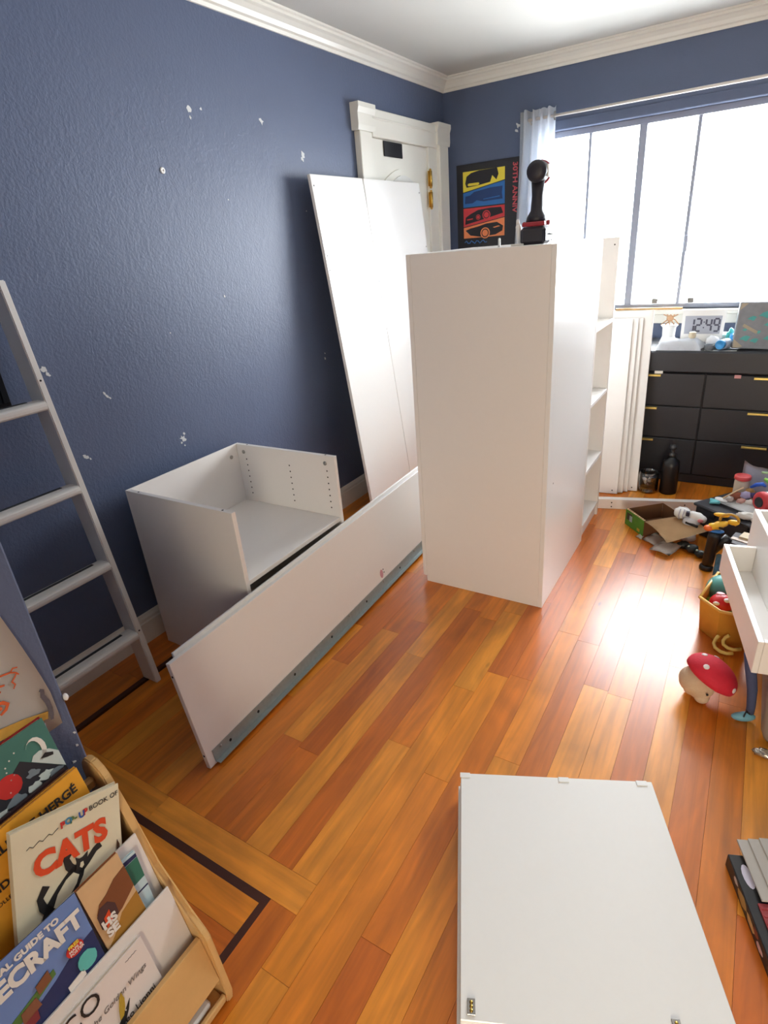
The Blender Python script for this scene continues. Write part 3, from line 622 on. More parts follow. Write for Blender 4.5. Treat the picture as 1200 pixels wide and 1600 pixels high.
lettering('title_lettering', '30TH ANNIV', (PX0+.412, YB-.0065, PZ0+.618), (0, 0, -1), (1, 0, 0), .046, mat('print_rose', (196, 76, 84), .6), po, bold=.001, sx=1.15)
tube('script_stroke', [(PX0+.055+.013*k, YB-.0075, pz(.012)+.010*math.sin(k*1.9)) for k in range(14)], .0035, pB, po, 5)

# ------------------------------------------------------------------ on the wardrobe: drill and bits
dl = thing('cordless_drill', 'black cordless impact driver with red trim standing on the wardrobe', 'drill', (-.70, 2.16, WH))
DK = mat('drill_black', (40, 38, 48), .5); DR = mat('drill_red', (150, 40, 52), .4)
D0 = Vector((-.698, 2.185, WH+.001)); da = Vector((-.10, .99, 0)).normalized(); db = Vector((.99, .10, 0)).normalized()
bm = bmesh.new(); add_obox(bm, D0+Z_*.028, (db, da, Z_), (.043, .055, .028), .010); bmobj('battery', bm, DK, dl)
obox('battery_clip', D0+Z_*.064, (db, da, Z_), (.038, .05, .007), DR, dl, .003)
for s in (-1, 1): ell('release_button', D0+Z_*.066+db*.041*s, (.007, .012, .008), DR, dl, nu=8, nv=6)
bm = bmesh.new(); add_tube(bm, [D0+Z_*.070, D0+Z_*.085, D0+Z_*.105+da*.004, D0+Z_*.15+da*.010, D0+Z_*.195+da*.012], [.036, .032, .021, .019, .022], 14); bmobj('handle', bm, DK, dl, True)
DH = D0+Z_*.222+da*.012
lathe('motor_housing', DH-da*.045, [(.018, 0), (.031, .006), (.034, .02), (.034, .085), (.028, .11), (.018, .128), (.016, .150)], DK, dl, 20, da)
lathe('motor_collar', DH+da*.030, [(.0345, 0), (.038, .004), (.038, .014), (.0345, .018)], DR, dl, 20, da)
for k in range(4): obox('vent_fin', DH+db*.034+da*(-.01+.014*k), (db, da, Z_), (.003, .003, .018), WHITEP, dl, 0)
lathe('bit', DH+da*.105, [(.007, 0), (.007, .03), (.003, .034), (.003, .06)], STEEL, dl, 10, da)
tube('trigger', [DH-Z_*.04+da*.026, DH-Z_*.055+da*.034, DH-Z_*.07+da*.028], .007, DR, dl, 8)
tube('belt_hook', [D0+db*.043+Z_*.03, D0+db*.058+Z_*.028, D0+db*.062+Z_*.015, D0+db*.05+Z_*.008], .0025, STEEL, dl, 6)
cp = thing('glue_tube', 'small white glue tube standing left of the drill', 'tube', (-.765, 2.20, WH))
lathe('tube_body', (-.758, 2.20, WH+.001), [(.009, 0), (.010, .004), (.010, .062), (.006, .068)], WHITEP, cp, 12, Vector((-.14, 0, .99)))
lathe('tube_cap', Vector((-.758, 2.20, WH+.001))+Vector((-.14, 0, .99)).normalized()*.069, [(.006, 0), (.005, .012), (.003, .016)], WHITEP, cp, 10, Vector((-.14, 0, .99)))
tag(lathe('shelf_peg', (-.845, 2.22, WH+.0005), [(.006, 0), (.0045, .004), (.0045, .026), (.003, .03)], WHITEP, seg=10), 'short white peg standing on the wardrobe beyond the glue tube', 'peg')
tag(obox('white_sachet', (-.745, 2.13, WH+.004), (Vector((1, .3, 0)), Vector((-.3, 1, 0)), Z_), (.022, .014, .003), PAPER, None, .002), 'flat white packet lying at the drill foot', 'packet')

# ------------------------------------------------------------------ drawing on the closet wall
g = []
for j in range(13):
    t = j/12; z = .698 + t*.46; row = []
    edge = .3585 - .026*max(0, (z-.77)/.19)**1.2
    for i in range(9):
        s = i/8; row.append((JX+.0025+.004*s*s*abs(math.sin(t*5)), edge-(1-s)*.42, z))
    g.append(row)
ds = thing('childs_drawing', 'child\'s paint drawing on white paper taped to the closet wall', 'drawing', (JX, .15, .698))
sheet('paper_sheet', g, .0012, PAPER, ds)
def stroke(nm, pts, r_, col, dx=.0068):
    bm = bmesh.new()
    pts = [Vector((JX+dx, a, b)) for a, b in pts]
    L_ = []; Rr = []
    for i, p in enumerate(pts):
        t = (pts[min(i+1, len(pts)-1)]-pts[max(0, i-1)]).normalized(); n = t.cross(X_); k = r_*(.5+.5*math.sin(math.pi*(i+.5)/len(pts)))
        L_.append(p+n*k); Rr.append(p-n*k)
    for i in range(len(pts)-1): add_prism(bm, [L_[i], L_[i+1], Rr[i+1], Rr[i]], (.0006, 0, 0))
    return bmobj(nm, bm, col, ds)
oS, yS, gS, pS = mat('crayon_orange', (206, 96, 48), .8, var=.2, scale=90), mat('paint_ochre', (198, 152, 62), .8, var=.2, scale=60), mat('pencil_grey', (92, 86, 92), .8, var=.25, scale=120), mat('paint_lilac', (198, 188, 200), .8, var=.1)
stroke('tail_stroke', [(.3425, .792), (.346, .788), (.3435, .778), (.347, .762), (.3475, .745), (.3455, .730), (.3435, .722)], .0042, gS)
for pts_, r_ in (([(.262, .850), (.275, .858), (.288, .861), (.300, .859), (.312, .856), (.320, .850), (.323, .844)], .0016), ([(.312, .856), (.318, .861), (.325, .858)], .0013), ([(.320, .848), (.314, .842), (.309, .838), (.312, .830), (.307, .824)], .0014),
                 ([(.270, .846), (.280, .842), (.289, .843), (.297, .840)], .0022), ([(.262, .835), (.272, .833), (.280, .836), (.288, .832)], .0022), ([(.250, .804), (.262, .812), (.275, .815), (.284, .812), (.290, .804), (.284, .796), (.274, .792)], .0034), ([(.255, .800), (.268, .803), (.280, .804)], .0042)):
    stroke('crayon_stroke', pts_, r_, oS)
stroke('paint_band', [(.05, .785), (.15, .778), (.25, .760), (.30, .748), (.34, .735)], .011, yS, .006); stroke('paint_band', [(.05, .755), (.15, .748), (.25, .731), (.33, .715)], .013, pS, .006)
stroke('paint_band', [(.05, .725), (.15, .718), (.25, .703), (.30, .702)], .009, yS, .006)

# ------------------------------------------------------------------ bookshelf
SI, SO, BW = .357, .373, .62
bs = thing('book_rack', 'birch display book rack with white tiers against the closet wall', 'book rack', (-.88, SO-BW/2, 0))
PROF = [(-.998, 0), (-.748, 0), (-.745, .03), (-.757, .215), (-.765, .232), (-.80, .268), (-.862, .373), (-.899, .508), (-.925, .590), (-.936, .607), (-.955, .619), (-.975, .619), (-.990, .607), (-.998, .585)]
for y in (SI, SO-BW):
    bm = bmesh.new(); add_prism(bm, [(a, y, b) for a, b in PROF], (0, SO-SI, 0)); bmesh.ops.bevel(bm, geom=bm.edges[:], offset=.003, segments=2, affect='EDGES'); bmobj('end_panel', bm, BIRCH, bs)
T10 = R(10); tn = Vector((math.cos(T10), 0, math.sin(T10))); tw = Vector((-math.sin(T10), 0, math.cos(T10)))
TIER = mat('tier_white', (226, 220, 214), .4, var=.03)
y0_, y1_ = SO-BW+.0165, SI-.0005
def tier(nm, x, z, h, th, mt_):
    p = Vector((x, (y0_+y1_)/2, z)); return obox(nm, p-tw*h/2-tn*th/2, (Y_, tw, tn), ((y1_-y0_)/2, h/2, th/2), mt_, bs, .001)
tier('tier_panel', -.877, .469, .20, .005, TIER); tier('tier_panel', -.825, .344, .19, .005, TIER)
tier('front_board', -.772, .216, .128, .012, BIRCH)
box('cross_bar', -.975, -.958, y0_, y1_, .555, .578, BIRCH, bs, .004); box('cross_bar', -.945, -.93, y0_, y1_, .53, .552, BIRCH, bs, .004)
box('back_board', -.996, -.988, y0_, y1_, .06, .50, TIER, bs)
box('tier_floor', -.985, -.86, y0_, y1_, .262, .27, BIRCH, bs); box('tier_floor', -.86, -.80, y0_, y1_, .150, .158, BIRCH, bs); box('tier_floor', -.83, -.755, y0_, y1_, .078, .086, BIRCH, bs)
box('bottom_rail', -.99, -.75, y0_, y1_, .008, .02, BIRCH, bs, .003); box('front_lip', -.757, -.746, y0_, y1_, .0205, .036, BIRCH, bs, .003)
discs('screw_hole', [Vector((-.83, SI-.025, .262))], tn, .004, DARK, bs)

def book(name, label, base, off, tr, w_, h_, rot, th, cov, spine=None, extra=0):
    """book lying on a tier plane; tr = (y, v) of its top right corner; rot = in-plane turn in degrees"""
    c = Vector(base)+tn*off; a = R(rot); ex = Y_*math.cos(a)+tw*math.sin(a); ey = -Y_*math.sin(a)+tw*math.cos(a)
    TR = c+Y_*tr[0]+tw*tr[1]; O = TR-ex*w_-ey*h_
    t = thing(name, label, 'book', O+ex*w_/2-tn*th/2)
    fc = obox('front_cover', O+ex*w_/2+ey*h_/2-tn*.0012, (ex, ey, tn), (w_/2, h_/2, .0012), cov, t, .0004)
    obox('back_cover', O+ex*w_/2+ey*h_/2-tn*(th-.0012), (ex, ey, tn), (w_/2, h_/2, .0012), spine or cov, t, .0004)
    obox('page_block', O+ex*(w_/2-.001)+ey*h_/2-tn*th/2, (ex, ey, tn), (w_/2-.003, h_/2-.003, th/2-.0026), PLY, t, 0)
    obox('spine', O+ex*.0012+ey*h_/2-tn*th/2, (ex, ey, tn), (.0012, h_/2, th/2-.0026), spine or cov, t, 0)
    class K: pass
    k = K(); k.t, k.f, k.O, k.ex, k.ey, k.w, k.h = t, fc, O, ex, ey, w_, h_
    k.poly = lambda nm, pts, mt_, lv=1: prism(nm, [O+ex*p*w_+ey*q*h_+tn*.0003*(lv-1) for p, q in pts], tn*.0004*lv, mt_, fc)
    k.text = lambda s, p, q, sz, mt_, bold=0, sx=1, rot=0, al='LEFT', lv=3, shear=0, nm='title_lettering': lettering(nm, s, O+ex*p*w_+ey*q*h_+tn*.0004*lv, ex*math.cos(R(rot))+ey*math.sin(R(rot)), -ex*math.sin(R(rot))+ey*math.cos(R(rot)), sz, mt_, fc, al, bold, sx, .0002, shear)
    k.line = lambda nm, pts, r_, mt_, lv=2: tube(nm, [O+ex*p*w_+ey*q*h_+tn*(.0002*lv) for p, q in pts], r_, mt_, fc, 5)
    return k
def blob(cx, cy, rx, ry, n=14, ph=0, rag=0, seed=1):
    rnd = random.Random(seed); return [(cx+rx*math.cos(2*math.pi*k/n+ph)*(1+rnd.uniform(-rag, rag)), cy+ry*math.sin(2*math.pi*k/n+ph)*(1+rnd.uniform(-rag, rag))) for k in range(n)]
A_, B_, C_ = (-.877, 0, .469), (-.825, 0, .344), (-.788, 0, .211)
CREAM, INK, RED = mat('cover_cream', (218, 210, 182), .5, var=.04), mat('ink_black', (34, 32, 32), .6), mat('ink_red_orange', (216, 74, 34), .55)
# comic book at the back
TEALC, RBOARD, WHT = mat('cover_teal', (66, 118, 108), .5, var=.1), mat('cover_red', (160, 36, 40), .5), mat('ink_white', (226, 222, 214), .6)
k = book('comic_book', 'large teal picture book with a crescent moon, hindmost in the book rack', A_, -.062, (.325, .293), .30, .33, 0, .012, TEALC, RBOARD)
k.poly('dark_band', ((.0, .0), (1, 0), (1, .665), (.80, .86), (.70, .80), (.0, .80)), mat('ink_night', (38, 40, 48), .6))
mo = [(.90+.055*math.cos(t), .86+.075*math.sin(t)) for t in [R(150-24*i) for i in range(11)]]+[(.885+.042*math.cos(t), .862+.062*math.sin(t)) for t in [R(-80+22*i) for i in range(10)]]
k.poly('moon', mo, WHT, 2)
k.poly('pale_rock', ((.85, .815), (.87, .84), (.91, .845), (.96, .82), (.999, .775), (.999, .67)), mat('ink_pale', (196, 208, 204), .6), 2)
k.poly('rock_mark', ((.90, .80), (.93, .815), (.97, .79), (.965, .775), (.93, .785)), INK, 3)
k.poly('red_sun', blob(.70, .775, .07, .065), mat('ink_red', (196, 44, 40), .6), 2)
for i, (a, b, r_) in enumerate(((.94, .675, .04), (.88, .70, .04), (.83, .755, .035), (.80, .68, .04), (.70, .68, .05), (.60, .66, .05), (.75, .62, .05))):
    k.poly('wave_crest', blob(a, b, r_, r_*.6, 13, i, .35, i), [mat('ink_wave_grey', (120, 134, 142), .6), mat('ink_pale', (196, 208, 204), .6)][i % 2], 2)
for i in range(9):
    rnd = random.Random(i+5); k.poly('star', blob(rnd.uniform(.62, .84), rnd.uniform(.70, .97), .005, .005, 5), WHT, 2)
# thin comics between
k = book('thin_comic', 'thin dark book with red squares just behind the yellow one', A_, -.052, (.317, .186), .29, .25, 2, .006, mat('cover_black_red', (52, 30, 34), .5))
for i in range(9): k.poly('red_square', ((.1+.09*i, .93), (.14+.09*i, .93), (.14+.09*i, .96), (.1+.09*i, .96)), mat('ink_red', (196, 44, 40), .6), 2)
book('thin_brown_book', 'thin brown book squeezed against the yellow one', A_, -.044, (.322, .181), .28, .24, 1.6, .006, mat('cover_brown', (150, 96, 46), .5))
k = book('yellow_book', 'orange yellow book lettered WORLD OF, behind the cream cat book', A_, -.030, (.328, .184), .26, .25, 1, .010, mat('cover_amber', (224, 158, 44), .5, var=.06))
k.text('THE WORLD OF HERGÉ', .94, .845, .0225, INK, bold=.0006, al='RIGHT', sx=1.0)
k.text('AND T', .44, .62, .02, INK, bold=.0004, al='RIGHT'); k.text('COLLECTED', .44, .53, .010, INK, al='RIGHT', nm='small_lettering')
# cats
k = book('cat_book', 'cream hardback lettered POP-UP BOOK OF CATS with leaping cat', A_, -.006, (.370, .113), .189, .24, -19.5, .014, CREAM)
k.text('CATS', .17, .60, .056, RED, bold=.0028, sx=.95, rot=3)
for i_, (ch_, cl_) in enumerate(zip('POP-UP', ('ink_red', 'ink_sky', 'ink_moss', 'ink_moss', 'ink_blue', 'ink_red'))):
    k.text(ch_, .42+.043*i_, .868+.006*(i_ % 2)+.002*i_, .0155, mat(cl_, {'ink_red': (196, 44, 40), 'ink_sky': (60, 130, 170), 'ink_moss': (90, 120, 60), 'ink_blue': (44, 84, 160)}[cl_], .6), bold=.0007, rot=5)
k.text('BOOK OF', .69, .895, .0128, INK, rot=5)
k.line('signature', [(.12+.028*i, .835+.012*math.sin(i*2.1)+.004*i) for i in range(11)], .0006, INK)
def limb(nm, pts, ws, mt_=INK, lv=2):
    P_ = [Vector((p*k.w, q*k.h, 0)) for p, q in pts]; L1, R1 = [], []
    for i, p in enumerate(P_):
        t_ = (P_[min(i+1, len(P_)-1)]-P_[max(0, i-1)]).normalized(); n_ = Vector((-t_.y, t_.x, 0))
        L1.append(p+n_*ws[i]*1.35); R1.append(p-n_*ws[i]*1.35)
    k.poly(nm, [(v_.x/k.w, v_.y/k.h) for v_ in L1+R1[::-1]], mt_, lv)
limb('cat_tail', [(.10, .03), (.16, .12), (.24, .22), (.30, .28)], [.001, .003, .005, .006])
limb('cat_body', [(.26, .24), (.34, .31), (.44, .40), (.53, .48), (.57, .52)], [.010, .016, .015, .012, .008])
limb('cat_belly', [(.33, .31), (.40, .37), (.48, .44), (.53, .48)], [.004, .009, .009, .005], CREAM, 3)
limb('cat_leg', [(.29, .30), (.22, .37), (.20, .44), (.26, .51)], [.006, .005, .004, .005]); limb('cat_leg', [(.34, .26), (.40, .22), (.40, .17), (.36, .15)], [.006, .005, .004, .004])
limb('cat_leg', [(.52, .50), (.47, .56), (.45, .62), (.48, .66)], [.005, .005, .004, .005]); limb('cat_leg', [(.56, .48), (.64, .52), (.72, .58), (.78, .60)], [.005, .004, .004, .005])
k.poly('cat_head', ((.53, .50), (.54, .56), (.53, .60), (.57, .575), (.60, .575), (.65, .60), (.64, .55), (.62, .50), (.57, .485)), INK, 3); k.poly('cat_face', ((.565, .515), (.575, .545), (.60, .545), (.605, .515), (.585, .50)), CREAM, 4)
k.poly('sitting_cat', ((.50, .18), (.52, .24), (.56, .255), (.60, .29), (.66, .285), (.71, .305), (.72, .26), (.70, .22), (.62, .18)), INK, 2)
k.poly('placard', ((.42, .02), (.46, .15), (.70, .20), (.68, .02)), mat('ink_kraft', (188, 164, 124), .6), 2)
k.text('CAT', .46, .09, .022, INK, bold=.0004, rot=12, lv=4, nm='small_lettering')
k.poly('tail_mark', ((.93, .42), (.955, .30), (.975, .40), (.97, .52), (.95, .56)), mat('ink_dark_brown', (74, 44, 24), .6), 2); k.poly('paw_mark', ((.74, .20), (.80, .29), (.95, .36), (.93, .33), (.82, .23)), mat('ink_ochre', (160, 118, 48), .6), 2)
# tier two
k = book('surf_book', 'narrow green and pale blue book against the white tier by the birch end', (-.825, 0, .344), -.019, (.338, .112), .07, .20, -3, .006, mat('cover_pale_blue', (186, 208, 214), .45))
k.poly('navy_top', ((.0, .93), (1, .93), (1, .97), (.0, .99)), mat('ink_navy', (30, 40, 84), .6)); k.poly('green_block', ((.0, .66), (1, .69), (1, .925), (.0, .925)), mat('ink_green', (48, 110, 90), .6)); k.poly('navy_line', ((.0, .56), (1, .575), (1, .592), (.0, .575)), mat('ink_navy', (30, 40, 84), .6))
k = book('desert_book', 'brown paperback with sand dune cover and white letters HS SE', B_, -.010, (.308, .145), .083, .19, 0, .008, mat('cover_dune_sky', (208, 172, 128), .45, var=.25, scale=14), mat('cover_rust', (150, 84, 44), .5))
k.poly('ochre_dune', ((.0, .0), (1, 0), (1, .48), (.55, .42), (.3, .30), (.0, .2)), mat('ink_dune_ochre', (168, 120, 44), .6)); k.poly('brown_dune', ((.12, .62), (.25, .70), (.45, .73), (.7, .80), (1, .83), (1, .56), (.6, .46), (.3, .42), (.14, .45)), mat('ink_dune_brown', (124, 72, 40), .6), 2)
k.poly('dark_hill', ((.08, .45), (.1, .60), (.22, .665), (.40, .66), (.52, .58), (.5, .46), (.3, .42)), mat('ink_dusk', (76, 50, 50), .6), 3); k.poly('orange_peak', ((.18, .42), (.2, .54), (.36, .58), (.34, .46)), RED, 4)
k.text('HS', .10, .43, .024, WHT, bold=.0012, lv=6); k.text('SE', .12, .32, .024, WHT, bold=.0012, lv=6)
k = book('game_guide', 'blue guide book with big white block letters, front left in rack', B_, -.0065, (.222, .150), .26, .20, -2, .003, mat('cover_sky', (106, 136, 192), .45, var=.15, scale=8), mat('cover_navy', (40, 60, 110), .5))
k.poly('ground_band', ((.0, .0), (1, 0), (1, .56), (.85, .53), (.7, .44), (.5, .36), (.0, .30)), mat('ink_deep_blue', (34, 48, 96), .6)); k.poly('leaf_band', ((.0, .36), (.3, .42), (.55, .50), (.72, .56), (.72, .50), (.5, .40), (.2, .32), (.0, .28)), mat('ink_leaf', (84, 124, 60), .6), 2)
k.text('ESSENTIAL GUIDE TO', .86, .895, .0155, WHT, bold=.0008, al='RIGHT', lv=3, sx=1.02); k.text('MINECRAFT', .975, .70, .045, WHT, bold=.0022, al='RIGHT', lv=4, sx=.90)
k.poly('teal_shape', blob(.90, .36, .065, .09, 14, .3, .06, 2), mat('ink_aqua', (94, 190, 184), .6), 4); k.poly('brown_block', ((.60, .47), (.60, .56), (.69, .60), (.69, .50)), mat('ink_block_brown', (128, 80, 52), .6), 4)
k.poly('brown_block', ((.47, .36), (.48, .46), (.58, .48), (.59, .38)), mat('ink_block_rust', (134, 86, 62), .6), 4); k.poly('red_block', ((.44, .28), (.45, .36), (.56, .38), (.55, .29)), mat('ink_maroon', (128, 48, 54), .6), 4)
k.poly('badge', blob(.865, .555, .058, .062, 16), mat('ink_red', (196, 44, 40), .6), 5); k.text('FREE', .83, .585, .009, mat('print_yellow', (232, 214, 70), .6), lv=8, nm='small_lettering', bold=.0003)
k.text('MAPS &', .825, .548, .007, WHT, lv=8, nm='small_lettering', bold=.0002); k.text('POSTER', .825, .515, .007, WHT, lv=8, nm='small_lettering', bold=.0002)
k.poly('price_box', ((.74, .22), (.74, .29), (.86, .32), (.86, .25)), PAPER, 4)
# front tier
k = book('bird_book', 'white picture book lettered ICO with black and gold bird, front tier', C_, -.004, (.273, .114), .20, .21, 0, .010, mat('cover_white', (226, 218, 212), .4, var=.02))
GREYT = mat('ink_grey', (120, 112, 108), .6)
k.text('TICO', .53, .83, .050, INK, al='RIGHT', sx=.95); k.text('and the Golden Wings', .93, .70, .0155, GREYT, al='RIGHT', shear=.3); k.text('Leo Lionni', .92, .425, .019, INK, al='RIGHT', sx=.92, nm='author_lettering'); k.line('small_flourish', [(.80+.012*i, .925+.004*math.sin(i*2.3)) for i in range(11)], .0005, GREYT)
GD = mat('ink_gold', (182, 152, 52), .55, var=.15, scale=120)
k.poly('bird_body', ((.30, .34), (.44, .42), (.56, .50), (.64, .555), (.70, .60), (.655, .52), (.60, .46), (.50, .36), (.40, .28)), INK, 2); k.poly('wing', ((.56, .51), (.585, .60), (.63, .70), (.66, .735), (.665, .66), (.64, .58), (.60, .52)), GD, 3); k.poly('wing', ((.20, .46), (.30, .51), (.42, .50), (.50, .45), (.46, .40), (.34, .36), (.22, .38)), GD, 3); k.poly('bird_eye', blob(.63, .545, .006, .006, 8), WHT, 4)
# white device in the bottom slot
tb = thing('white_tablet', 'white framed tablet lying in the bottom slot of the book rack', 'tablet', (-.80, .22, .0205))
obox('tablet_case', (-.815, .21, .034), (Vector((0, 1, .0)), Vector((1, 0, -.04)), Z_), (.12, .052, .007), WHITEP, tb, .004)
obox('tablet_screen', (-.815, .20, .0413), (Vector((0, 1, .0)), Vector((1, 0, -.04)), Z_), (.09, .036, .0006), mat('screen_green', (44, 60, 44), .2), tb, 0)

# ================================================================== CLUTTER ON THE RIGHT
# cardboard toy box, green outside
KRAFT = mat('kraft_card', (206, 172, 128), .85, var=.08); KIN = mat('kraft_shaded_inside', (112, 74, 46), .9, var=.1); GREENB = mat('green_print', (72, 138, 52), .55, var=.25, scale=25)  # inner card is darker kraft: the carton's inside shade put into its colour
q1 = Vector((.118, -.135, 0)).normalized(); q2 = Vector((.135, .125, 0)).normalized(); q2 = (q2-q1*q2.dot(q1)).normalized(); G = Vector((-.430, 3.045, 0))
LA, LB, HB = .165, .215, .088
gx_ = thing('toy_carton', 'open cardboard toy carton with green printed side on the floor', 'carton', G+q1*LA/2+q2*LB/2)
gs_ = obox('printed_side', G+q1*LA/2+Z_*(HB/2+.0005), (q1, Z_, q2), (LA/2, HB/2, .0012), GREENB, gx_, 0)
obox('end_wall', G+q2*LB/2+Z_*(HB/2+.0005), (q2, Z_, q1), (LB/2-.0015, HB/2, .0012), KIN, gx_, 0); obox('end_wall', G+q1*LA+q2*LB/2+Z_*(HB/2+.0005), (q2, Z_, q1), (LB/2-.0015, HB/2, .0012), KIN, gx_, 0)
obox('far_side', G+q1*LA/2+q2*LB+Z_*(HB/2+.0005), (q1, Z_, q2), (LA/2-.0015, HB/2, .0012), KIN, gx_, 0); obox('carton_floor', G+q1*LA/2+q2*LB/2+Z_*.002, (q1, q2, Z_), (LA/2-.002, LB/2-.002, .0012), KIN, gx_, 0)
for i in range(11): obox('corrugation', G+q1*(.008+i*.0148)+q2*.006+Z_*(HB+.0015), (q1, q2, Z_), (.0042, .005, .0012), KRAFT, gx_, 0)
fl0 = G+q1*LA+Z_*HB
sheet('lid_flap', [[fl0+q2*(LB*s)+q1*(.195*t)+Z_*(.010*math.sin(t*2.2)-.036*t*t+.03*s*t) for s in [i/6 for i in range(7)]] for t in [j/6 for j in range(7)]], .0025, KRAFT, gx_)
obox('picture_mark', G+q1*.036+q2*-.0017+Z_*.055, (q1, Z_, q2), (.022, .020, .0004), mat('print_dark', (40, 48, 44), .5), gs_, 0); obox('picture_mark', G+q1*.052+q2*-.0022+Z_*.05, (q1, Z_, q2), (.012, .016, .0004), mat('print_skyblue', (150, 180, 196), .5), gs_, 0)
obox('picture_mark', G+q1*.125+q2*-.0017+Z_*.02, (q1, Z_, q2), (.012, .008, .0004), mat('print_ochre2', (190, 160, 60), .5), gs_, 0)
# instruction papers
NEWS = mat('newsprint', (222, 220, 216), .8, var=.12, scale=140)
def leafp(name, label, pts, z, mt_=NEWS, cat='paper', curl=.004):
    a, b, c_, d_ = [Vector((p[0], p[1], 0)) for p in pts]
    return tag(sheet(name, [[(a*(1-s)+b*s)*(1-t)+(d_*(1-s)+c_*s)*t+Z_*(z+curl*math.sin(3*s+2*t)**2+curl*.6*math.sin(5*t+s)**2) for s in [i/5 for i in range(6)]] for t in [j/5 for j in range(6)]], .0006, mt_), label, cat)
leafp('torn_scrap', 'small torn pale scrap beside the green carton', ((-.352, 2.905), (-.322, 2.875), (-.312, 2.915), (-.332, 2.945)), .001, PAPER)
leafp('instruction_leaflet', 'crumpled grey leaflet sticking out from under the carton flap', ((-.318, 2.885), (-.225, 2.79), (-.165, 2.88), (-.262, 2.965)), .002, curl=.010)
leafp('printed_booklet', 'open grey printed booklet lying on the floor before the carton', ((-.268, 2.765), (-.172, 2.725), (-.118, 2.87), (-.21, 2.875)), .0155, curl=.007)
# dark toy under the flap
dt_ = thing('dark_toy', 'dark green jointed toy lying between carton flap and black tube', 'toy', (-.08, 2.83, 0))
DKG = mat('dark_green_plastic', (30, 38, 40), .4, var=.2)
for i, (x, y, r_) in enumerate(((-.125, 2.865, .022), (-.085, 2.835, .024), (-.045, 2.80, .020))): ell('segment', (x, y, r_*.95), (r_*1.3, r_*1.05, r_*.9), DKG, dt_, nu=12, nv=8, fn=lambda d: 1+.1*math.sin(11*d.x))
for i, (x, y) in enumerate(((-.10, 2.825), (-.062, 2.798), (-.03, 2.79))): ell('stud', (x, y, .036), (.006, .006, .005), mat('pale_green_stud', (170, 190, 178), .4), dt_, nu=8, nv=6)
# white toy vehicle
wt = thing('white_toy_helmet', 'white toy helmet with black visor slit beside the open carton', 'toy', (-.125, 3.0, .0))
lathe('base', (-.118, 2.985, .001), [(.04, 0), (.036, .02), (.028, .07)], WHITEP, wt)
ell('shell', (-.158, 3.005, .128), (.042, .036, .030), WHITEP, wt, fn=lambda d: 1+.10*math.sin(9*d.x+2)*math.cos(7*d.y)); ell('crest', (-.092, 2.975, .130), (.050, .026, .024), WHITEP, wt, ax=(Vector((1, -.45, -.1)), Vector((.45, 1, 0)), Z_), fn=lambda d: 1+.07*math.sin(10*d.x))
ell('jaw', (-.112, 2.965, .095), (.042, .034, .036), mat('clear_grey_plastic', (204, 204, 208), .25), wt, fn=lambda d: 1+.05*math.sin(12*d.z))
obox('visor', (-.107, 2.934, .104), (Vector((.93, -.30, -.12)), Vector((.3, .93, 0)), Z_), (.030, .006, .0055), BLACK, wt, .002); obox('visor', (-.116, 2.932, .089), (Vector((.93, -.30, -.12)), Vector((.3, .93, 0)), Z_), (.018, .006, .003), BLACK, wt, .001)
obox('badge', (-.132, 2.962, .146), (X_, Y_, Z_), (.008, .010, .011), mat('toy_navy', (44, 44, 66), .4), wt, .002); ell('red_spot', (-.072, 2.945, .124), (.014, .01, .010), mat('toy_pink', (206, 120, 124), .4), wt, nu=8, nv=6)
for a_ in (-.168, -.15): tube('shell_rib', [(a_, 2.975, .105), (a_-.004, 2.965, .13), (a_, 2.985, .156)], .003, mat('toy_lilac_grey', (180, 176, 190), .4), wt, 6)

# black case
e1 = Vector((.79, -.61, 0)).normalized(); e2 = Vector((.61, .79, 0)).normalized(); K0 = Vector((-.118, 3.075, 0))
bc = thing('black_case', 'flat black storage case holding craft things', 'case', K0+e1*.21+e2*.13)
CASEM = mat('case_black', (46, 47, 54), .38, var=.06)
obox('case_body', K0+e1*.21+e2*.13+Z_*.0755, (e1, e2, Z_), (.20, .125, .075), CASEM, bc, .006); obox('case_lid', K0+e1*.21+e2*.13+Z_*.1585, (e1, e2, Z_), (.21, .135, .0075), CASEM, bc, .005)
for s in (.12, .30): obox('clasp', K0+e1*s-e2*.006+Z_*.135, (e1, Z_, e2), (.014, .018, .003), BLACK, bc, .001)
CZ = .1665
# craft things on the case
tt = thing('white_tray', 'white foam tray on the black case', 'tray', (.06, 3.03, CZ))
sheet('tray_sheet', [[Vector((-.02, 3.085, CZ+.008))+e1*(.22*s)+e2*(.09*t)+Z_*(.016*t+.006*(t-.5)**2*4) for s in [i/8 for i in range(9)]] for t in [j/4 for j in range(5)]], .004, WHITEP, tt)
ell('tray_handle', (.0, 3.105, CZ+.018), (.035, .02, .009), WHITEP, tt, ax=(e1, e2, Z_))
gl = thing('rubber_glove_fingers', 'pale turquoise glove fingers at the tip of the white tray', 'glove', (-.03, 3.09, CZ))
for i, a in enumerate((-.35, 0, .35)): tube('finger', [Vector((-.005, 3.082, CZ+.009)), Vector((-.025, 3.088+a*.03, CZ+.011)), Vector((-.048, 3.094+a*.07, CZ+.009))], [.008, .008, .005], mat('pale_turquoise', (120, 210, 218), .5), gl, 8)
tag(tube('wooden_dowel', [(.005, 3.10, CZ+.030), (.085, 3.135, CZ+.085)], .004, mat('pale_pine', (226, 200, 160), .6), None, 8), 'thin pale wooden dowel propped on the craft pile', 'dowel')
CLRP = mat('craft_skin_pink', (214, 160, 146), .5); 
jr = thing('red_lid_jar', 'clear jar with red screw lid on the black case', 'jar', (.075, 3.19, CZ))
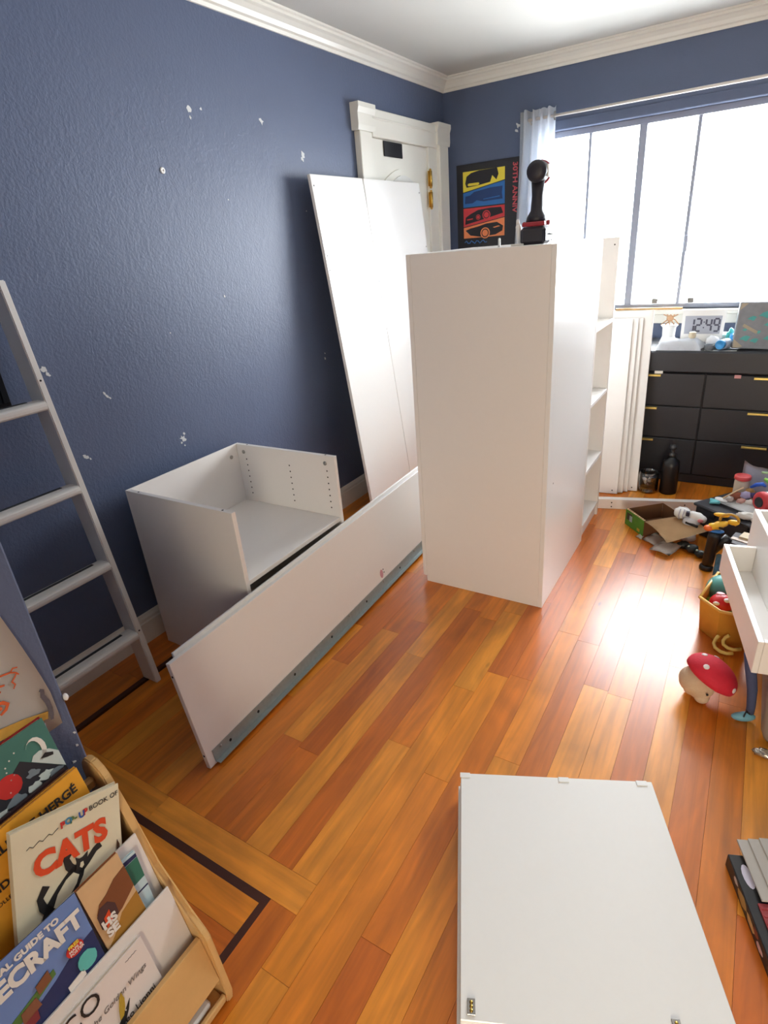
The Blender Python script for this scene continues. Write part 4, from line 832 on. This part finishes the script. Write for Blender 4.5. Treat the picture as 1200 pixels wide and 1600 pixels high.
lathe('jar_glass', (.075, 3.19, CZ), [(.032, 0), (.034, .005), (.034, .10), (.030, .108)], mat('jar_cloudy', (206, 196, 178), .25, var=.1), jr); lathe('jar_lid', (.075, 3.19, CZ+.1085), [(.036, 0), (.038, .003), (.037, .018), (.030, .021), (.029, .018)], mat('lid_red', (222, 82, 84), .35), jr)
tc = thing('red_capped_canister', 'white canister with red and black cap lying on the case', 'canister', (.19, 3.06, CZ))
ca = Vector((-.75, -.62, .05)).normalized(); T0 = Vector((.215, 3.085, CZ+.054))
lathe('canister_body', T0, [(.046, -.09), (.048, -.085), (.048, .045), (.044, .05)], WHITEP, tc, 22, ca); lathe('canister_cap', T0+ca*.0505, [(.050, 0), (.051, .004), (.049, .020), (.040, .026), (.026, .027)], mat('lid_red2', (214, 66, 72), .4), tc, 22, ca); lathe('cap_centre', T0+ca*.078, [(.026, 0), (.024, .004), (.018, .003)], mat('cap_dark', (44, 44, 52), .5), tc, 16, ca)
bgm = mat('frosted_bag', (206, 210, 222), .35, var=.06)
pb_ = [[Vector((.07+.16*s, 3.26-.02*t+.012*math.sin(6*s), CZ+.01+.18*(1-s*.35)*t+.012*math.sin(7*s+3*t)*t)) for s in [i/8 for i in range(9)]] for t in [j/8 for j in range(9)]]
tag(sheet('plastic_bag', pb_, .003, bgm), 'frosted plastic bag standing behind the red lidded jar', 'bag')
def ribbon(name, label, col, pts, r_): return tag(tube(name, pts, r_, col, None, 8), label, 'ribbon')
ribbon('blue_ribbon', 'shiny blue ribbon loop above the canister', mat('ribbon_blue', (44, 98, 214), .35), [(.115, 3.15, CZ+.085), (.135, 3.14, CZ+.105), (.16, 3.14, CZ+.112), (.175, 3.145, CZ+.10)], [.006, .010, .010, .006])
ribbon('green_ribbon', 'lime green ribbon loop above the canister', mat('ribbon_green', (150, 214, 92), .35), [(.165, 3.18, CZ+.125), (.19, 3.17, CZ+.115), (.215, 3.165, CZ+.11), (.24, 3.17, CZ+.125)], [.008, .012, .012, .008])
tag(tube('green_pencil', [(.15, 3.20, CZ+.150), (.26, 3.21, CZ+.145)], .006, mat('pencil_mint', (176, 214, 160), .4), None, 8), 'mint green crayon on top of the frosted bag heap', 'crayon')
for i, (x, y, z, r_, c_, nm, lb) in enumerate(((.06, 3.125, .04, .022, (150, 84, 60), 'clay_lump', 'terracotta clay lump in the craft pile'), (.10, 3.12, .05, .02, (176, 170, 206), 'lilac_lump', 'lilac clay lump in the craft pile'), (.085, 3.10, .022, .018, (210, 160, 150), 'pink_lump', 'pale pink clay lump in the craft pile'),
        (.12, 3.09, .024, .018, (226, 220, 214), 'white_lump', 'white clay lump in the craft pile'), (.115, 3.155, .06, .016, (196, 152, 90), 'ochre_lump', 'ochre clay lump in the craft pile'), (.13, 3.12, .055, .014, (60, 56, 110), 'navy_lump', 'dark blue clay lump in the craft pile'), (.035, 3.10, .03, .014, (206, 196, 190), 'grey_lump', 'greyish clay lump in the craft pile'))):
    lump(nm, lb, 'clay', (x, y, CZ+z), (r_*1.3, r_, r_), mat('clay_%s' % nm, c_, .6), .16, 6, i+11, 12, 8)
lump('white_paper_wad', 'crumpled white paper wad at the near edge of the case', 'paper', (.115, 2.945, CZ+.018), (.045, .022, .018), PAPER, .14, 7, 31)
lump('white_tissue_wad', 'second crumpled white wad nearer the drawer', 'paper', (.16, 2.92, CZ+.016), (.03, .018, .016), PAPER, .14, 8, 35)
# pile in front of the case: books, yellow toy, black tube, comic bag
for i, (c_, z, h, o_, nm, lb) in enumerate(((( 128, 44, 62), .1005, .020, 0, 'maroon_book', 'maroon hardback, lowest of the small book stack behind the drawer box'), ((196, 196, 200), .121, .018, .006, 'grey_book', 'grey book in the middle of the small book stack'), ((58, 50, 56), .1395, .014, -.004, 'dark_book', 'dark thin book on top of the small book stack'))):
    o = Vector((.152, 2.738, 0)); bb = thing(nm, lb, 'book', o+Z_*z, 'books stacked by the drawers')
    for nmn, hh, zz, ins, mt_ in (('cover', .0012, z+.0012, 0, mat('cover_'+nm, c_, .5)), ('page_block', h/2-.0026, z+h/2, .003, PLY), ('cover', .0012, z+h-.0012, 0, mat('cover_'+nm, c_, .5))):
        obox(nmn, o+X_*o_+Z_*zz, (Vector((.97, -.24, 0)), Vector((.24, .97, 0)), Z_), (.085-ins, .06-ins, hh), mt_, bb, 0)
    obox('spine', o+X_*o_+Z_*(z+h/2)-Vector((.24, .97, 0)).normalized()*.059, (Vector((.97, -.24, 0)), Vector((.24, .97, 0)), Z_), (.085, .001, h/2), mat('cover_'+nm, c_, .5), bb, 0)
sb_ = thing('low_storage_box', 'low dark box carrying the small book stack', 'box', (.152, 2.738, 0))
obox('box_base', (.152, 2.738, .0405), (Vector((.97, -.24, 0)), Vector((.24, .97, 0)), Z_), (.078, .056, .040), CASEM, sb_, .003); obox('box_lid', (.152, 2.738, .0905), (Vector((.97, -.24, 0)), Vector((.24, .97, 0)), Z_), (.082, .060, .0095), CASEM, sb_, .003)
tag(obox('ruler', (.15, 2.715, .1555), (Vector((.9, -.36, .0)), Vector((.36, .9, 0)), Z_), (.09, .012, .0015), mat('ruler_pale', (214, 196, 180), .5), None, 0), 'pale ruler lying across the small book stack', 'ruler')
tag(obox('blue_card_pack', (.15, 2.762, .1605), (Vector((.9, -.3, 0)), Vector((.3, .9, 0)), Z_), (.05, .03, .006), mat('card_cream_blue', (206, 186, 150), .5, var=.2), None, .001), 'cream card pack under the violet disc', 'cards')
tag(lathe('blue_disc', (.152, 2.764, .1675), [(.022, 0), (.022, .003), (.012, .004)], mat('disc_violet', (70, 74, 150), .4), seg=16), 'violet blue disc lying on the card pack', 'disc')
bv = thing('black_tube', 'upright black tube with angled side arm among the toys', 'tube', (-.005, 2.70, 0))
lathe('tube_body', (-.01, 2.70, .012), [(.022, 0), (.024, .03), (.026, .16), (.025, .178)], BLACK, bv, 18, Vector((.05, 0, 1))); lathe('tube_foot', (-.012, 2.70, 0), [(.029, 0), (.030, .012), (.025, .022)], BLACK, bv, 18)
tube('side_arm', [(.005, 2.70, .10), (.03, 2.705, .14), (.055, 2.71, .172)], [.018, .020, .020], BLACK, bv, 12)
yt = thing('yellow_toy', 'yellow and orange toy blaster resting on the black tube', 'toy', (.01, 2.72, .192))
YEL, ORG_ = mat('toy_yellow', (236, 184, 40), .35), mat('toy_orange', (232, 112, 40), .35)
ell('toy_body', (.0, 2.715, .218), (.045, .022, .018), YEL, yt, ax=(Vector((.9, .2, .35)), Y_, Vector((-.35, 0, .9))), fn=lambda d: 1+.12*math.sin(9*d.x)); ell('toy_nose', (-.03, 2.70, .208), (.020, .018, .014), ORG_, yt); ell('toy_base', (.0, 2.705, .197), (.035, .02, .008), mat('toy_blue', (50, 120, 190), .35), yt)
ell('toy_wing', (.012, 2.75, .258), (.032, .012, .010), YEL, yt); ell('toy_grip', (.062, 2.735, .236), (.024, .016, .012), YEL, yt); tube('toy_hoop', [(.045+.036*math.cos(t), 2.735, .245+.028*math.sin(t)) for t in [R(-50+22*i) for i in range(12)]], .006, mat('toy_gold', (196, 150, 50), .4), yt, 8)
obox('toy_detail', (.018, 2.692, .220), (X_, Y_, Z_), (.008, .003, .004), BLACK, yt, 0)
cbm = mat('comic_foil', (104, 168, 216), .3, var=.6, scale=38)
g = [[Vector((.018+.05*s, 2.638-.02*t+.006*math.sin(5*s), .004+.12*t+.004*math.sin(8*s+6*t))) for s in [i/6 for i in range(7)]] for t in [j/6 for j in range(7)]]
tag(sheet('foil_comic_bag', g, .006, cbm), 'blue patterned foil pouch standing behind the black tube', 'pouch')
ell_ = ell; tag(ell('white_pouch_cap', (.052, 2.612, .134), (.014, .012, .010), WHITEP), 'white cap lying on the blue foil pouch', 'cap')
# yellow basket with balls
AMB = mat('amber_plastic', (206, 150, 58), .35, var=.08)
bk = thing('yellow_basket', 'amber plastic basket with balls beneath the white drawer box', 'basket', (.10, 2.28, 0))
BC = [(-.012, 2.185), (.035, 2.405), (.185, 2.40), (.185, 2.11), (.06, 2.115)]
cen = Vector((.10, 2.27, 0))
def bring(s, z): return [cen+(Vector((x, y, 0))-cen)*s+Z_*z for x, y in BC]
bm = bmesh.new(); rows = [[bm.verts.new(p) for p in bring(s, z)] for s, z in ((.86, .001), (1.0, .15), (.97, .15), (.84, .005))]
n = len(BC)
for i in range(3):
    for j in range(n): bm.faces.new((rows[i][j], rows[i][(j+1) % n], rows[i+1][(j+1) % n], rows[i+1][j]))
bm.faces.new(rows[0][::-1]); bm.faces.new(rows[3]); bmobj('basket_wall', bm, AMB, bk)
rim = bring(1.0, .152); tube('rim', rim+[rim[0]], .006, mat('amber_rim', (226, 180, 92), .35), bk, 8)
tag(ell('teal_ball', (.062, 2.335, .115), (.062, .062, .062), mat('ball_teal', (84, 156, 150), .45), nu=24, nv=16), 'large teal ball in the amber basket', 'ball')
rbz = thing('red_spotted_toy', 'round red toy with white spots in the amber basket', 'toy', (.062, 2.225, .08))
ell('toy_shell', (.062, 2.215, .125), (.042, .042, .038), mat('toy_red', (206, 36, 44), .35), rbz); ell('spot', (.045, 2.18, .142), (.012, .006, .008), WHITEP, rbz, nu=10, nv=6); ell('spot', (.078, 2.195, .155), (.012, .010, .008), WHITEP, rbz, nu=10, nv=6); ell('spot', (.055, 2.225, .162), (.016, .012, .004), mat('toy_blush', (240, 170, 180), .35), rbz, nu=10, nv=6)
tag(ell('lime_ball', (.085, 2.185, .085), (.034, .034, .034), mat('ball_lime', (130, 140, 40), .45)), 'lime ball under the red spotted toy', 'ball'); tag(ell('green_ball', (.028, 2.262, .085), (.028, .028, .028), mat('ball_green', (120, 150, 44), .45)), 'small green ball by the basket corner', 'ball')
hp = mat('hoop_yellow', (240, 214, 120), .35)
tag(tube('yellow_hook', [(.125, 2.072, .012), (.105, 2.064, .010), (.085, 2.066, .010), (.066, 2.082, .011), (.060, 2.102, .016), (.064, 2.112, .030), (.072, 2.116, .046)], .0065, hp, None, 8), 'pale yellow curved hook on the floor, left of the pair', 'hook', 'yellow hooks')
tag(tube('yellow_hook', [(.148, 2.090, .026), (.126, 2.078, .024), (.106, 2.080, .024), (.091, 2.094, .025), (.088, 2.106, .034), (.094, 2.112, .046), (.104, 2.114, .058)], .0065, hp, None, 8), 'pale yellow curved hook on the floor, right of the pair', 'hook', 'yellow hooks')
# white two-compartment drawer box on a grey bin
u1 = Vector((-.118, .585, 0)).normalized(); v1 = Vector((u1.y, -u1.x, 0)); N0 = Vector((.152, 1.641, 0))
db_ = thing('drawer_box', 'white two-compartment drawer box resting on the grey bin', 'drawer', N0+u1*.3+v1*.3+Z_*.263)
Z0, Z1, Z2 = .263, .374, .47
obox('left_side', N0+u1*.30+v1*.008+Z_*(Z0+Z1)/2, (u1, v1, Z_), (.30, .008, (Z1-Z0)/2), LAM, db_, .0015)
obox('far_side', N0+u1*.592+v1*.060+Z_*(Z0+Z1)/2, (u1, v1, Z_), (.008, .0435, (Z1-Z0)/2), LAM, db_, .0015); obox('near_side', N0+u1*.008+v1*.060+Z_*(Z0+Z1)/2, (u1, v1, Z_), (.008, .0435, (Z1-Z0)/2), LAM, db_, .0015)
obox('drawer_floor', N0+u1*.30+v1*.060+Z_*(Z0+.006), (u1, v1, Z_), (.283, .0435, .005), LAM, db_, 0)
obox('divider', N0+u1*.36+v1*.113+Z_*(Z0+Z2)/2, (u1, v1, Z_), (.36, .009, (Z2-Z0)/2), LAM, db_, .0015)
obox('far_side', N0+u1*.712+v1*.323+Z_*(Z0+Z2)/2, (u1, v1, Z_), (.008, .2, (Z2-Z0)/2), LAM, db_, .0015); obox('near_side', N0+u1*.008+v1*.323+Z_*(Z0+Z1)/2, (u1, v1, Z_), (.008, .2, (Z1-Z0)/2), LAM, db_, .0015)
obox('drawer_floor', N0+u1*.36+v1*.323+Z_*(Z0+.02), (u1, v1, Z_), (.343, .2, .006), LAM, db_, 0); obox('right_side', N0+u1*.36+v1*.532+Z_*(Z0+Z2)/2, (u1, v1, Z_), (.36, .008, (Z2-Z0)/2), LAM, db_, .0015)
GBIN = mat('grey_bin_plastic', (146, 138, 128), .4, var=.08)
bm = bmesh.new(); rows = []
def rr(x0, x1, y0, y1, r_, z):
    o = []
    for cx, cy, a0 in ((x1-r_, y1-r_, 0), (x0+r_, y1-r_, 90), (x0+r_, y0+r_, 180), (x1-r_, y0+r_, 270)):
        for k in range(5): t = R(a0+22.5*k); o.append((cx+r_*math.cos(t), cy+r_*math.sin(t), z))
    return o
for x0, y0, z in ((.235, 1.668, .001), (.222, 1.655, .012), (.213, 1.648, .04), (.200, 1.640, .24), (.194, 1.634, .262), (.204, 1.644, .262), (.220, 1.66, .04), (.24, 1.675, .012)):
    rows.append([bm.verts.new(p) for p in rr(x0, .88-x0, y0, 3.9-y0, .03, z)])
for i in range(len(rows)-1):
    for j in range(20): bm.faces.new((rows[i][j], rows[i][(j+1) % 20], rows[i+1][(j+1) % 20], rows[i+1][j]))
bm.faces.new(rows[0][::-1]); bm.faces.new(rows[-1])
tag(bmobj('grey_bin', bm, GBIN, None, True), 'grey plastic storage bin under the white drawer box', 'bin')
# doll with jeans and sneakers
JEAN = mat('denim', (70, 78, 112), .85, var=.15, scale=90); SHOE = mat('shoe_blue', (110, 168, 190), .5, var=.2, scale=60)
do = thing('doll', 'doll in jeans and pale blue sneakers under the drawer box', 'doll', (.175, 1.775, 0))
for dx, dy in ((0, 0),):
    lg = tube('jeans_leg', [(.150+dx, 1.775+dy, .235), (.160+dx, 1.765+dy, .19), (.176+dx, 1.752+dy, .12), (.183+dx, 1.75+dy, .055), (.184+dx, 1.75+dy, .030)], [.016, .016, .0145, .0125, .012], JEAN, do, 12)
    so = ell('sneaker', (.168+dx, 1.738+dy, .017), (.036, .015, .0165), SHOE, do, ax=(Vector((.93, .36, 0)), Vector((-.36, .93, 0)), Z_), fn=lambda d: 1-.15*max(0, d.z)*(d.x < 0))
    tube('lace', [(.168+dx, 1.722+dy, .028), (.172+dx, 1.738+dy, .036), (.176+dx, 1.752+dy, .030)], .0022, INK, so, 6)
    tube('ankle', [(.184+dx, 1.75+dy, .046), (.181+dx, 1.748+dy, .024)], .0115, BLACK, do, 10)
tube('jeans_leg', [(.158, 1.82, .236), (.165, 1.88, .226), (.168, 1.96, .214)], [.016, .015, .013], JEAN, do, 12); ell('sneaker', (.168, 1.985, .214), (.015, .034, .0155), SHOE, do)
ell('torso', (.155, 1.81, .238), (.022, .05, .022), JEAN, do, nu=12, nv=8)
# plush mushroom
mu = thing('plush_mushroom', 'plush toy mushroom with red white-spotted cap lying on the floor', 'plush toy', (.05, 1.79, 0))
mz = Vector((.45, .25, .80)).normalized(); mx = Vector((.85, -.15, -.45)); mx = (mx-mz*mx.dot(mz)).normalized(); my = mz.cross(mx)
MC = Vector((.062, 1.80, .098)); CAPM = mat('plush_red', (204, 34, 56), .8, var=.1, scale=80, bump=.1); PLUSH = mat('plush_beige', (206, 180, 150), .95, var=.08, scale=120, bump=.25, bscale=250)
capo = ell('cap', MC, (.084, .076, .058), CAPM, mu, (mx, my, mz), 28, 16, fn=lambda d: 1 if d.z > -.25 else max(.45, 1+(d.z+.25)*.9))
for a, b in ((20, 95), (62, 120), (15, -30), (48, 185), (30, 240), (40, 40)):
    d = Vector((math.sin(R(90-a))*math.cos(R(b)), math.sin(R(90-a))*math.sin(R(b)), math.cos(R(90-a))))
    p = MC+mx*d.x*.084+my*d.y*.076+mz*d.z*.058; n_ = (mx*d.x/.084+my*d.y/.076+mz*d.z/.058).normalized(); t_ = n_.orthogonal().normalized()
    ell('spot', p, (.0095, .0095, .0025), mat('plush_white', (236, 226, 226), .9), capo, (t_, n_.cross(t_), n_), 10, 6)
ell('stem', MC-mz*.036-X_*.018-Z_*.006, (.058, .052, .050), PLUSH, mu, (mx, my, mz), 22, 14, fn=lambda d: 1+.04*math.sin(5*d.x+4*d.y))
for q in ((.046, 1.765, .026), (.012, 1.80, .020)): ell('foot', q, (.024, .022, .022), PLUSH, mu, nu=14, nv=10)
ell('eye', (.060, 1.737, .063), (.004, .004, .004), BLACK, mu, nu=8, nv=6)
# foil wrapper
lump('foil_wrapper', 'crumpled silver foil wrapper on the floor by the grey bin', 'wrapper', (.232, 1.61, .010), (.034, .016, .010), mat('foil', (190, 184, 172), .25, metal=.8, var=.2), .2, 9, 77)
# board game box with game boards at the lower right
h1 = Vector((.37, -.93, 0)).normalized(); h2 = Vector((.93, .37, 0)).normalized(); H0 = Vector((.150, 1.190, 0))
gm = thing('game_box', 'dark illustrated board game box on the floor at lower right', 'box', H0+h1*.19+h2*.14)
ART = mat('game_art_dark', (34, 34, 36), .45, var=.3, scale=20)
gbx = obox('box_base', H0+h1*.19+h2*.14+Z_*.0205, (h1, h2, Z_), (.19, .14, .020), ART, gm, .002)
for a, z, r_, c_ in ((.10, .022, .022, (170, 140, 84)), (.15, .020, .016, (196, 164, 110)), (.06, .028, .010, (190, 180, 176)), (.20, .015, .012, (206, 170, 170)), (.175, .028, .012, (120, 60, 44)), (.25, .02, .012, (90, 70, 50))):
    prism('art_figure', [H0+h1*(a+r_*1.2*p)-h2*.0002+Z_*(z+.6*r_*q) for p, q in blob(0, 0, 1, 1, 9, 0, .3, int(a*100))], -h2*.0005, mat('game_art_%d' % c_[1], c_, .5), gbx)
prism('art_oval', [H0+h1*(.055+.03*p)+h2*(.026+.011*q)+Z_*.0406 for p, q in blob(0, 0, 1, 1, 14)], Z_*.0005, mat('art_lilac', (206, 202, 222), .5), gbx)
REDC = mat('red_ribbed_card', (164, 62, 66), .6, var=.15, scale=60)
rc = thing('red_card_tray', 'red ribbed card tray on the game box', 'tray', H0+h1*.24+h2*.16+Z_*.041)
obox('tray_base', H0+h1*.245+h2*.14+Z_*.0435, (h1, h2, Z_), (.125, .118, .0022), REDC, rc, 0)
for i in range(14): obox('rib', H0+h1*(.13+.017*i)+h2*.14+Z_*.0465, (h1, h2, Z_), (.003, .116, .0009), REDC, rc, 0)
CHIPB = mat('grey_chipboard', (186, 182, 176), .8, var=.04, scale=90)
for i, lb in enumerate(('lowest grey game board fanned out on the game box', 'middle grey game board of the fanned three', 'uppermost grey game board of the fanned three')):
    tag(obox('game_board', H0+h1*.055+h2*(.115+.024*i)+Z_*(.052+.0062*i)-h1*.012*1, (h1, h2, Z_), (.075, .085, .0028), CHIPB, None, .0006), lb, 'game board', 'fanned game boards')
